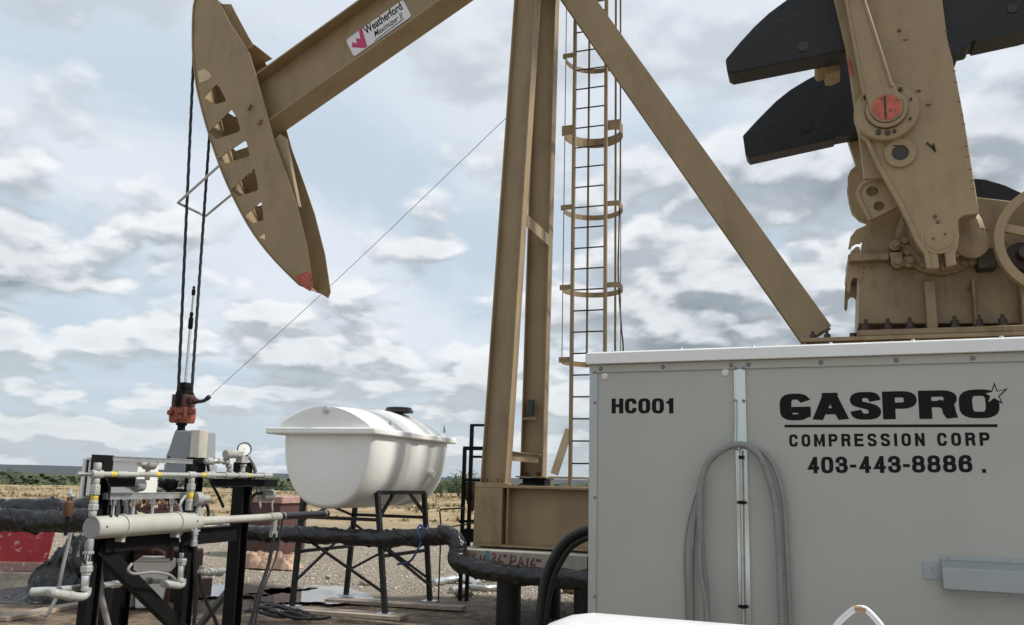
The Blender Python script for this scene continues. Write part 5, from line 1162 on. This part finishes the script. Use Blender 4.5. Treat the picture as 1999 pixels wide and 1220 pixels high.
    # hoses that drop to the ground from this rack
    for pts, u, r, mat, lab in (
        ([(536, 1042), (530, 1075), (522, 1110), (505, 1160), (488, 1225), (478, 1300)], -.02, .016, 'rubber', 'brown-black hose dropping from the white tee beside the tank stand'),
        ([(551, 1015), (546, 1050), (538, 1090), (520, 1135), (505, 1180), (495, 1240), (488, 1300)], .05, .008, 'rubber', 'thin dark cord hanging next to the hose by the tank stand'),
        ([(381, 1062), (381, 1110), (383, 1160), (378, 1230), (375, 1300)], -.06, .014, 'rubber', 'black hose hanging straight down from the quick coupler'),
        ([(388, 1118), (394, 1150), (405, 1180), (418, 1205), (430, 1240)], .1, .014, 'rubber', 'dark hose curling to the right behind the middle post'),
        ([(193, 1100), (196, 1135), (198, 1165), (206, 1200), (218, 1250)], .2, .020, 'hosegrey', 'pale grey hose hanging behind the left post'),
        ([(138, 1040), (134, 1060), (122, 1110), (112, 1160), (98, 1190), (88, 1204)], .9, .013, 'hosegrey', 'thin grey hose trailing down in front of the black tarp')):
        h = thing('hanging_hose', lab, 'hose', N_, 'hoses hanging from the pipe rack'); P = [U(a_, b_, u) for a_, b_ in pts]
        mb = MB(); mb.path(smoothpts(P, 6), r, 10); mb.build('hose_tube', mat, h)
    # low fittings right of the middle post
    mb = MB(); P = [U(a_, b_, .5) for a_, b_ in ((388, 1116), (400, 1119), (425, 1117), (446, 1112))]; mb.path(P, .022, 10)
    for x in (396, 412, 428): g = U(x, 1117.5, .5); mb.lathe(g, (0, 1, 0), [(.032, -.03), (.034, 0), (.032, .03)], 10)
    g = U(395, 1105, .5); mb.tube(g, g + Vector((0, 0, -.06)), .024); mb.build('low_valve', 'pipe', t)
    # small lines, cables and clips that crowd the rack
    rnd = random.Random(8)
    def line(pts, u, r, mat, nm): mb = MB(); mb.path(smoothpts([U(a_, b_, u) for a_, b_ in pts], 5), r, 8); mb.build(nm, mat, t)
    line(((215, 985), (216, 1000), (214, 1012)), .16, .012, 'black', 'flex_line'); line(((230, 975), (231, 995), (228, 1012)), .16, .012, 'hosegrey', 'flex_line'); line(((247, 978), (247, 996), (250, 1012)), .16, .010, 'galv', 'flex_line')
    line(((225, 976), (238, 990), (236, 1006)), .2, .010, 'black', 'flex_line')
    line(((258, 1100), (250, 1112), (262, 1120), (300, 1117), (330, 1122), (342, 1132)), -.05, .010, 'hosegrey', 'flex_line')
    line(((405, 905), (412, 940), (425, 965), (436, 990)), .3, .012, 'rubber', 'signal_cable'); line(((392, 990), (402, 985), (407, 1000), (404, 1020)), .1, .012, 'rubber', 'signal_cable')
    line(((489, 897), (497, 925), (490, 960), (492, 1000)), .12, .009, 'rubber', 'signal_cable'); line(((170, 1050), (160, 1062), (158, 1085), (166, 1100)), -.02, .008, 'rubber', 'signal_cable')
    line(((205, 930), (214, 950), (212, 975)), .02, .008, 'rubber', 'signal_cable'); line(((362, 968), (352, 985), (356, 1004)), -.02, .010, 'galv', 'flex_line')
    for px, py, r in ((223, 972, .018), (262, 972, .02), (300, 972, .018), (337, 972, .02)):
        g = U(px, py, .1); mb = MB(); mb.lathe((g.x, g.y, g.z-.05), (0, 0, 1), [(r*.6, -.08), (r*.6, 0), (r, .005), (r, .05)], 8); mb.build('strut_clamp', 'galv', t)
    for px, py in ((268, 947), (330, 946), (290, 905)):
        g = U(px, py, .2); mb = MB(); mb.lathe(g, (0, 1, 0), [(.03, -.05), (.045, -.045), (.045, .03), (.025, .04), (.025, .09)], 12); mb.tube(g + Vector((0, 0, -.12)), g, .018); mb.build('small_valve', ('black', 'cap', 'pipe')[px % 3], t)
    for px, py in ((172, 1090), (357, 1084), (173, 1130), (357, 1116), (423, 900)):
        u_ = -.01 if px < 200 else .02; g = U(px, py, u_); mb = MB()
        for k in range(7):
            a_ = 2*math.pi*k/7; mb.tube(g + Vector((.022*math.cos(a_), .022*math.sin(a_), -.02)), g + Vector((.022*math.cos(a_), .022*math.sin(a_), .02)), .004, n=5)
        mb.build('thread_marks', 'black', t)
manifold()

# ============================================================ equipment behind the rack
def backstage():
    d0 = 8.6
    a = ony(165, 894, d0); b = ony(272, 970, d0); fr = Frame((a.x, d0, 0), -19.8)
    t = thing('meter_box', 'white upright instrument box behind the left rack post', 'box', fr)
    z1 = a.z; z0 = b.z; w = fr.v(268, 930, 0).x - .10
    mb = MB(); mb.box((.06, 0, z0-.0), (w+.10, .28, z1-.02)); mb.build('box_body', 'whitebox', t, bevel=.006)
    mb = MB(); mb.box((.0, -.02, z0-.02), (.035, .30, z1)); mb.build('box_door', 'whitebox', t, bevel=.004)
    mb = MB(); mb.box((.038, 0, z0), (.055, .28, z1-.02)); mb.build('door_seal', 'rubber', t)
    mb = MB(); mb.box((.045, -.02, z1-.018), (w+.13, .3, z1+.006)); mb.build('box_top', 'galv', t)
    mb = MB(); mb.box((.3, .08, -.02), (.38, .16, z0)); mb.build('box_post', 'black', t)
    # wrapped pipe bundles at the far left
    def wrapped(label, pts, Y, r, seed, group='black wrapped pipes', straps=()):
        P = [ony(x, y, (Y if not isinstance(Y, list) else Y[i])) for i, (x, y) in enumerate(pts)]; fr = Frame((P[0].x, P[0].y, 0), 0)
        t = thing('wrapped_pipe', label, 'pipe', fr, group); S = smoothpts([p - fr.o for p in P], 34); n = len(S); k = 30; vs = []
        mb = MB()
        D = 0; rows = []; pt = None; aa = None
        for i in range(n):
            tt = (S[min(i+1, n-1)]-S[max(i-1, 0)]).normalized()
            if aa is None: aa = tt.orthogonal().normalized()
            else: aa = (pt.rotation_difference(tt) @ aa); aa = (aa - tt*aa.dot(tt)).normalized()
            pt = tt; bb = tt.cross(aa); row = []
            if i: D += (S[i]-S[i-1]).length
            cin = 1 - sum(.16*math.exp(-((D-s)/.05)**2) for s in straps)
            for q in range(k):
                an = 2*math.pi*q/k; nn = aa*math.cos(an)+bb*math.sin(an)
                ca_, sa_ = math.cos(an), math.sin(an); w = .95 + .15*noise.noise(Vector((D*5+seed, ca_*1.2, sa_*1.2))) + .22*abs(noise.noise(Vector((D*9+seed+ca_*.8, ca_*1.6, sa_*1.6)))) - .12*abs(noise.noise(Vector((D*20+seed, ca_*3+D*4, sa_*3)))) + .03*math.sin(D*20+an)
                row.append(S[i] + nn*r*w*cin)
            rows.append(row)
        mb.grid(lambda q, i: rows[i][q], k, n, True); mb.add(rows[0], [tuple(range(k))]); mb.add(rows[-1], [tuple(range(k))]); o = mb.build('wrap', 'wrap', t, sharp=70)
        mb = MB(); D = 0                                     # cord wound round the wrap
        m = n*2; pts_ = []
        for i in range(n):
            if i: D += (S[i]-S[i-1]).length
            an = D*9 + seed; q = rows[i][int((an/(2*math.pi) % 1)*k) % k]; pts_.append(q.lerp(S[i], -.04))
        mb.path(pts_, .008, 5); mb.build('binding_cord', 'rubber', o)
        return t
    wrapped('upper black wrapped pipe bundle entering from the left edge', [(-330, 1004), (-60, 1000), (20, 996), (80, 994), (130, 997), (190, 990), (240, 1000)], 10.2, .135, 3)
    wrapped('sagging lower black wrapped pipe bundle above the red panel', [(-330, 1010), (-60, 1012), (20, 1015), (75, 1018), (130, 1017), (190, 1014), (260, 1016)], 10.0, .128, 8)
    Yp = [11.9, 11.55, 11.2, 10.95, 10.75, 10.55, 10.45]
    wrapped('long black wrapped pipe passing in front of the tank stand legs', [(350, 1042), (470, 1041), (560, 1043), (640, 1046), (740, 1051), (820, 1048), (880, 1046)], Yp, .105, 15, straps=(.9, 1.7, 2.6))
    wrapped('black wrapped elbow and pipe running below the lettered slab', [(856, 1042), (882, 1047), (893, 1066), (890, 1086), (900, 1100), (940, 1112), (1000, 1121), (1070, 1127), (1170, 1134)], [10.45, 10.4, 10.35, 10.3, 10.25, 10.1, 9.85, 9.6, 9.2], .105, 22)
    s = ony(828, 1046, 10.55); fr = Frame(s, 0); st = thing('blue_strap', 'blue rag strap tied round the black pipe by the tank leg', 'strap', fr); mb = MB()
    for k in range(3): mb.path([Vector((.035*k-.05 + .03*math.sin(a_*2+k*2), .118*math.cos(a_), .118*math.sin(a_) + .01*math.sin(a_*5+k))) for a_ in [2*math.pi*i/24 for i in range(24)]], .013, 6, closed=True)
    mb.path(smoothpts([Vector((-.02, -.13, -.06)), Vector((-.08, -.16, -.2)), Vector((-.16, -.1, -.3)), Vector((-.3, -.1, -.33))], 5), .014, 6); mb.build('strap_band', 'blue', st)
    w = ony(-9, 994, 9.6); fr = Frame(w, 0); pe = thing('white_pipe_end', 'white round pipe end poking from the black wrap at the left edge', 'pipe end', fr); mb = MB(); mb.lathe((-.3, .1, 0), (1, -.15, 0), [(.055, 0), (.055, .26), (.042, .29)], 18); mb.build('pipe_stub', 'white', pe)
    f = ony(134, 990, 9.4); fr = Frame((f.x, f.y, 0), 0); pv = thing('brown_valve', 'small rusty brown valve standing up from the wrapped pipes', 'valve', fr); z = f.z; mb = MB(); mb.lathe((0, 0, z-.10), (0, 0, 1), [(.04, 0), (.05, .02), (.05, .15), (.03, .17), (.03, .2)], 14); mb.build('valve_body', 'browncan', pv)
    mb = MB(); mb.lathe((0, 0, z+.10), (0, 0, 1), [(.02, 0), (.028, .02), (.028, .05), (.018, .06), (.012, .1)], 10); mb.tube((0, 0, z+.13), (.06, 0, z+.11), .018); mb.build('valve_stem', 'galv', pv)
    mb = MB(); mb.tube((0, 0, z-.3), (0, 0, z-.1), .02); mb.build('valve_riser', 'black', pv)
    # black tarp slumped on the ground
    g = onz(118, 1165, 0); fr = Frame((g.x, g.y, 0), 0); tp = thing('black_tarp', 'crumpled black tarp slumped beside the left rack post', 'tarp', fr)
    n = 150; mb = MB(); zt = ony(125, 1042, g.y).z
    def tf(i, j):
        u = i/(n-1); v = j/(n-1); x = -1.05 + 1.75*u; y = -.75 + 1.5*v
        w_ = .16*noise.noise(Vector((x*2.5, y*2.5, 2)))
        hx = ss(-.62, -.10, x+w_) * (1-ss(.42, .60, x+w_)); hy = math.exp(-(((y-.12)/.42)**4))
        sh = ss(-.55, .25, x + .3*w_)
        z = zt*(.50 + .42*sh)*hx*hy
        f = -.16*abs(noise.noise(Vector((x*5+z, y*5, 14)))) - .10*abs(noise.noise(Vector((x*11, y*11+z*3, 24)))) + .05*noise.noise(Vector((x*26, y*26, 3))) + math.sin((x*1.0 + .45*y + .3*noise.noise(Vector((x*2, y*2, 6))))*15)*.045 + abs(noise.noise(Vector((x*7, y*7, 4))))*.12 + noise.noise(Vector((x*15, y*15, 9)))*.035
        z += f*(.25+z*1.1)
        edge = min(u, 1-u, v, 1-v)
        return (x + .10*noise.noise(Vector((y*3, z*4, x*2))), y + .10*noise.noise(Vector((x*3, z*4, y))), max(z, .0)*min(1, edge*9) + .012 + .06*abs(noise.noise(Vector((x*6, y*6, 7))))*min(1, edge*6))
    mb.grid(tf, n, n); mb.build('tarp_sheet', 'tarp', tp, sharp=70, fix=True)
    # faded red containment wall
    p = [onz(-70, 1122, 0), onz(98, 1126, 0)]; fr = Frame((p[1].x, p[1].y, 0), math.degrees(math.atan2(p[1].y-p[0].y, p[1].x-p[0].x)))
    zt = fr.v(60, 1026, 0).z; L = (p[1]-p[0]).length; t = thing('red_barrier', 'faded red steel panel with a bleached foot, left edge below the wrapped pipes', 'barrier', fr)
    zl = fr.v(60, 1097, 0).z; mb = MB(); mb.prism([(-L-2, zl), (.0 - .09, zl), (.0, zt), (-L-2, zt)], 0, .04); mb.build('barrier_panel', 'red', t, bevel=.006)
    mb = MB(); mb.box((-L-2, -.16, .09), (-.1, .04, zl-.004)); mb.build('barrier_foot', 'pink', t, bevel=.01)
    mb = MB(); mb.box((-L-2, -.3, -.02), (-.12, .1, .086)); mb.build('base_timber', 'wood', t, bevel=.01)
    # red skid on the right behind the rack
    g0 = onz(486, 1082, 0); Yb = g0.y-.3; fr = Frame((ony(488, 1000, Yb).x, Yb, 0), -19.8); t = thing('red_skid', 'old red steel skid box with pale rim behind the rack', 'skid', fr)
    def q(px, py, v=0): return fr.v(px, py, v)
    zt = q(520, 982).z; zr = q(520, 969).z; xr = q(548, 990).x
    mb = MB(); mb.box((-.12, 0, .02), (xr, 1.0, zt)); mb.build('skid_body', 'maroon', t, bevel=.01)
    mb = MB(); mb.box((-.16, -.04, zt+.002), (xr+.06, 1.05, zr)); mb.build('skid_rim', 'pink', t, bevel=.01)
    # dark red pump unit seen under the cylinder
    Yp_ = 12.0; fr = Frame((ony(300, 1090, Yp_).x, Yp_, 0), -19.8); t = thing('red_pump', 'dark red pump unit half hidden behind the rack beam', 'pump', fr)
    def q(px, py, v=0): return fr.v(px, py, v)
    a_, b_ = q(250, 1128), q(352, 1060)
    mb = MB(); mb.box((a_.x, 0, a_.z), (b_.x, .5, b_.z-.1)); mb.lathe(((a_.x+b_.x)/2-.25, -.1, b_.z-.05), (1, 0, 0), [(.12, 0), (.17, .02), (.17, .4), (.13, .44)], 20); mb.build('pump_body', 'maroon', t, bevel=.02)
    mb = MB()
    for k in range(5): x = a_.x + .1 + .13*k; mb.lathe((x, -.02, a_.z+.17), (0, -1, 0), [(.05, 0), (.05, .05), (.03, .07), (.03, .14)], 12)
    mb.path(smoothpts([Vector((a_.x, -.1, b_.z)), Vector((a_.x+.2, -.2, b_.z-.2)), Vector((b_.x-.2, -.18, b_.z-.1)), Vector((b_.x, -.1, b_.z-.3))], 6), .03, 10); mb.build('pump_fittings', 'maroon', t)
    mb = MB(); mb.box((a_.x-.1, -.05, -.02), (b_.x+.1, .6, a_.z-.003)); mb.build('pump_base', 'maroon', t)
    mb = MB(); c_ = q(235, 1083); mb.box((c_.x-.08, -.05, c_.z-.1), (c_.x+.12, .05, c_.z+.12)); mb.build('pump_label_plate', pm('pale_blue_plate', (.25, .5, .6), .5), t)
    # clutter of dark red fittings and hoses over the strut level
    fr = Frame((ony(330, 1000, 11.4).x, 11.4, 0), -19.8); t = thing('red_valve_cluster', 'cluster of dark red valves and pipes behind the strut channels', 'valves', fr)
    def q(px, py, v=0): return fr.v(px, py, v)
    mb = MB()
    for px, py, r in ((248, 992, .06), (268, 985, .05), (290, 990, .07), (318, 988, .06), (340, 992, .06)):
        p = q(px, py); mb.lathe((p.x, 0, p.z-.1), (0, 0, 1), [(r*.6, -.3), (r*.6, 0), (r, .01), (r, .12), (r*.5, .14), (r*.5, .2)], 12)
    p0, p1 = q(240, 1000), q(350, 1003); mb.tube(p0, p1, .07); mb.tube(Vector((p0.x+.1, 0, -.02)), p0 + Vector((.1, 0, 0)), .05); mb.tube(Vector((p1.x-.1, 0, -.02)), p1 + Vector((-.1, 0, 0)), .05); mb.build('valve_body', 'maroon', t)
    mb = MB()
    for k in range(4): a_ = q(255+26*k, 978+4*(k % 2)); mb.path(smoothpts([a_, a_ + Vector((.1, -.1, .05)), a_ + Vector((.22, -.05, -.08)), a_ + Vector((.3, 0, -.2))], 4), .02, 8)
    mb.build('valve_hose', 'browncan', t)
    # pale crumpled sheets
    for (px, py, w_, h_, mat, lab, nm) in ((520, 1100, .62, .34, 'peach', 'crumpled peach sheet lying on the gravel behind the rack hoses', 'peach_sheet'), (300, 1024, .9, .34, 'canvas', 'pale canvas sheet bundled over the valves behind the fat cylinder', 'canvas_sheet')):
        if nm == 'peach_sheet': g = onz(px, py+8, 0); zb = .01
        else: g = ony(px, py, 11.0); zb = g.z-.12
        fr = Frame((g.x, g.y, 0), -15); t = thing(nm, lab, 'sheet', fr); n = 60; mb = MB()
        def sf(i, j):
            u = i/(n-1)*2-1; v = j/(n-1)*2-1; e = max(0, 1-max(abs(u), abs(v))**3)
            z = h_*min(1, e*1.6)*(.5 + .35*noise.noise(Vector((u*2.2, v*2.2, w_))) + .3*abs(noise.noise(Vector((u*5, v*5, 3)))) + .08*noise.noise(Vector((u*14, v*12, 5))))
            return (u*w_*(1+.12*noise.noise(Vector((v*2, 3, 1)))), v*w_*.45*(1+.2*noise.noise(Vector((u*3, 7, 1)))), zb + z)
        mb.grid(sf, n, n); mb.build('sheet_cloth', mat, t, sharp=60)
    # white lidded tote below the rack
    g = onz(290, 1190, 0); fr = Frame((ony(258, 1150, g.y).x, g.y, 0), 16); t = thing('white_tote', 'white plastic tote with a stepped lid under the pipe rack', 'tote', fr)
    def q(px, py, v=0): return fr.v(px, py, v)
    w = q(330, 1140).x; z1 = q(290, 1092).z; zl = q(290, 1116).z
    mb = MB(); mb.prism([(.05, .0), (w-.07, .0), (w-.02, zl), (.01, zl)], .03, .5); mb.build('tote_body', 'poly', t, bevel=.02)
    mb = MB(); mb.box((-.015, -.01, zl+.002), (w+.015, .54, z1-.03)); mb.box((.02, .02, z1-.029), (w-.03, .5, z1)); mb.build('tote_lid', 'poly', t, bevel=.012)
    g2 = onz(232, 1188, 0); fr = Frame((g2.x, g2.y+.1, 0), -12); t = thing('clear_jug', 'cloudy plastic jug standing left of the white tote', 'jug', fr); mb = MB(); mb.prism([(-.14, .0), (.14, .0), (.15, .3), (.08, .4), (-.08, .4), (-.15, .3)], -.12, .12); mb.build('jug_body', pm('cloudy_plastic', (.45, .43, .38), .4), t, bevel=.02)
    mb = MB(); mb.lathe((0, 0, .402), (0, 0, 1), [(.035, 0), (.035, .05)], 12); mb.build('jug_cap', 'red', t)
    # black pipe rail frame left of the skid
    Y = 12.6; f = ony(914, 900, Y); fr = Frame((f.x, Y, 0), -19.8); t = thing('pipe_railing', 'black square-cornered pipe railing beside the pump jack skid', 'railing', fr)
    def q(px, py, v=0): return fr.v(px, py, v)
    for px, pt in ((907.5, 874), (921.5, 830)):
        p = q(px, pt); mb = MB(); mb.bar((p.x, 0, -.03), (p.x, 0, p.z), .05, .05, (1, 0, 0)); mb.build('rail_post', 'black', t, bevel=.004)
    for x0, x1, y, th in ((921.5, 952, 830, .035), (907.5, 955, 875, .055), (921.5, 952, 891.5, .035), (905, 948, 937, .04)):
        a_, b_ = q(x0, y), q(x1, y); mb = MB(); mb.box((a_.x-.02, -.027, a_.z-th/2), (b_.x, .027, a_.z+th/2)); mb.build('cross_rail', 'black', t, bevel=.003)
    mb = MB(); p = q(914, 975); 
    for k in range(7): pp = q(909+3*k, 955+10*(k % 4)); mb.lathe((pp.x, .05, pp.z-.1), (0, 0, 1), [(.03, 0), (.05, .05), (.05, .14), (.02, .2)], 8)
    mb.build('valve_bank', 'browncan', t)
    mb = MB(); a_, b_ = q(896, 1018), q(950, 1016); mb.tube(a_, b_, .02); a_, b_ = q(905, 1040), q(955, 1040); mb.box((a_.x, -.1, a_.z-.12), (b_.x, .1, a_.z+.06)); mb.build('lower_rail', 'black', t)
    t = thing('thin_pipe_frame', 'thin dark bent pipe frame between the tank and the skid', 'pipe frame', fr); mb = MB(); P = [q(a_, b_, -.3) for a_, b_ in ((861, 1030), (858.5, 998), (860, 995), (864, 994), (905, 992))]; mb.path([Vector((P[0].x, -.3, -.02))] + P, .012, 6); mb.path([q(860, 1032, -.3), q(930, 1020, -.3)], .010, 6); mb.build('bent_pipe', 'bolt', t)
    # silver hose and couplings on the ground under the slab end
    for pts, r, mat, lab, nm in (
        ([(846, 1138), (862, 1134), (880, 1131), (900, 1130), (922, 1136), (935, 1142)], .05, 'galv', 'silver pipe couplings lying on the mud by the tank leg', 'pipe_coupling'),
        ([(880, 1152), (910, 1146), (950, 1148), (985, 1143), (990, 1136), (975, 1131), (940, 1133)], .045, 'steel', 'looped silver hose lying under the lettered slab end', 'silver_hose')):
        P = [onz(a_, b_, .05) for a_, b_ in pts]; fr = Frame((P[0].x, P[0].y, 0), 0); t = thing(nm, lab, 'hose' if 'hose' in nm else 'coupling', fr); S = smoothpts([p - fr.o for p in P], 8)
        mb = MB(); mb.path(S, [r*(1 + (.28 if nm == 'pipe_coupling' and (i//5) % 2 else 0) + .05*math.sin(i*1.9)) for i in range(len(S))], 12); mb.build('hose_tube' if 'hose' in nm else 'coupling_body', mat, t)
    # black hose coil on the mud between rack and tank
    g = onz(548, 1206, .03); fr = Frame((g.x, g.y, 0), 0)
    t = thing('hose_coil', 'loose loops of black hose lying on the mud before the tank stand', 'hose', fr); mb = MB(); P = []
    for i in range(90): a_ = i*.21; rr = .26 + .10*math.sin(i*.37); P.append(Vector((-.12 + .010*i*.6 - .3*(i/90) + rr*1.3*math.cos(a_), .05 + rr*.8*math.sin(a_), .03 + .10*abs(math.sin(a_*.5)) + .02*math.sin(i))))
    mb.path(P, .022, 8); mb.build('hose_tube', 'rubber', t)
    # stones and clods that can be told apart
    rnd = random.Random(5)
    for i, (px, py, s, lab) in enumerate(((712, 1141, .07, 'pale rounded stone on the gravel under the white tank'), (905, 1165, .10, 'brown clod of earth beside the black pile'), (1120, 1155, .16, 'lumpy clay clod under the slab left of the cabinet'), (640, 1128, .05, 'small tan stone at the puddle edge'))):
        g = onz(px, py, 0); mb = MB(); n = 12
        def sf(i_, j): a_ = 2*math.pi*i_/n; b_ = math.pi*j/8; k = 1 + .25*noise.noise(Vector((math.cos(a_)*2, math.sin(a_)*2, b_+i))); return (s*1.3*k*math.sin(b_)*math.cos(a_), s*k*math.sin(b_)*math.sin(a_), s*.7*k*math.cos(b_) + s*.4)
        mb.grid(sf, n, 9, True); o = tag(mb.build('stone' if 'stone' in lab else 'clod', 'concrete' if 'stone' in lab else pm('clay%d' % i, (.22, .16, .11), .95, var=.3, bump=.4, bscale=30), None), lab, 'stone' if 'stone' in lab else 'clod'); o.location = (g.x, g.y, 0)
backstage()

# things made of a single mesh are that mesh, not an Empty round it
for o in [o for o in col.objects if o.type == 'EMPTY' and o.parent is None]:
    ch = [c for c in col.objects if c.parent == o]
    if len(ch) == 1:
        c = ch[0]; c.parent = None; c.location = o.location; c.rotation_euler = o.rotation_euler; nm = o.name
        for k in ('label', 'category', 'group', 'kind'):
            if k in o: c[k] = o[k]
        bpy.data.objects.remove(o); c.name = nm
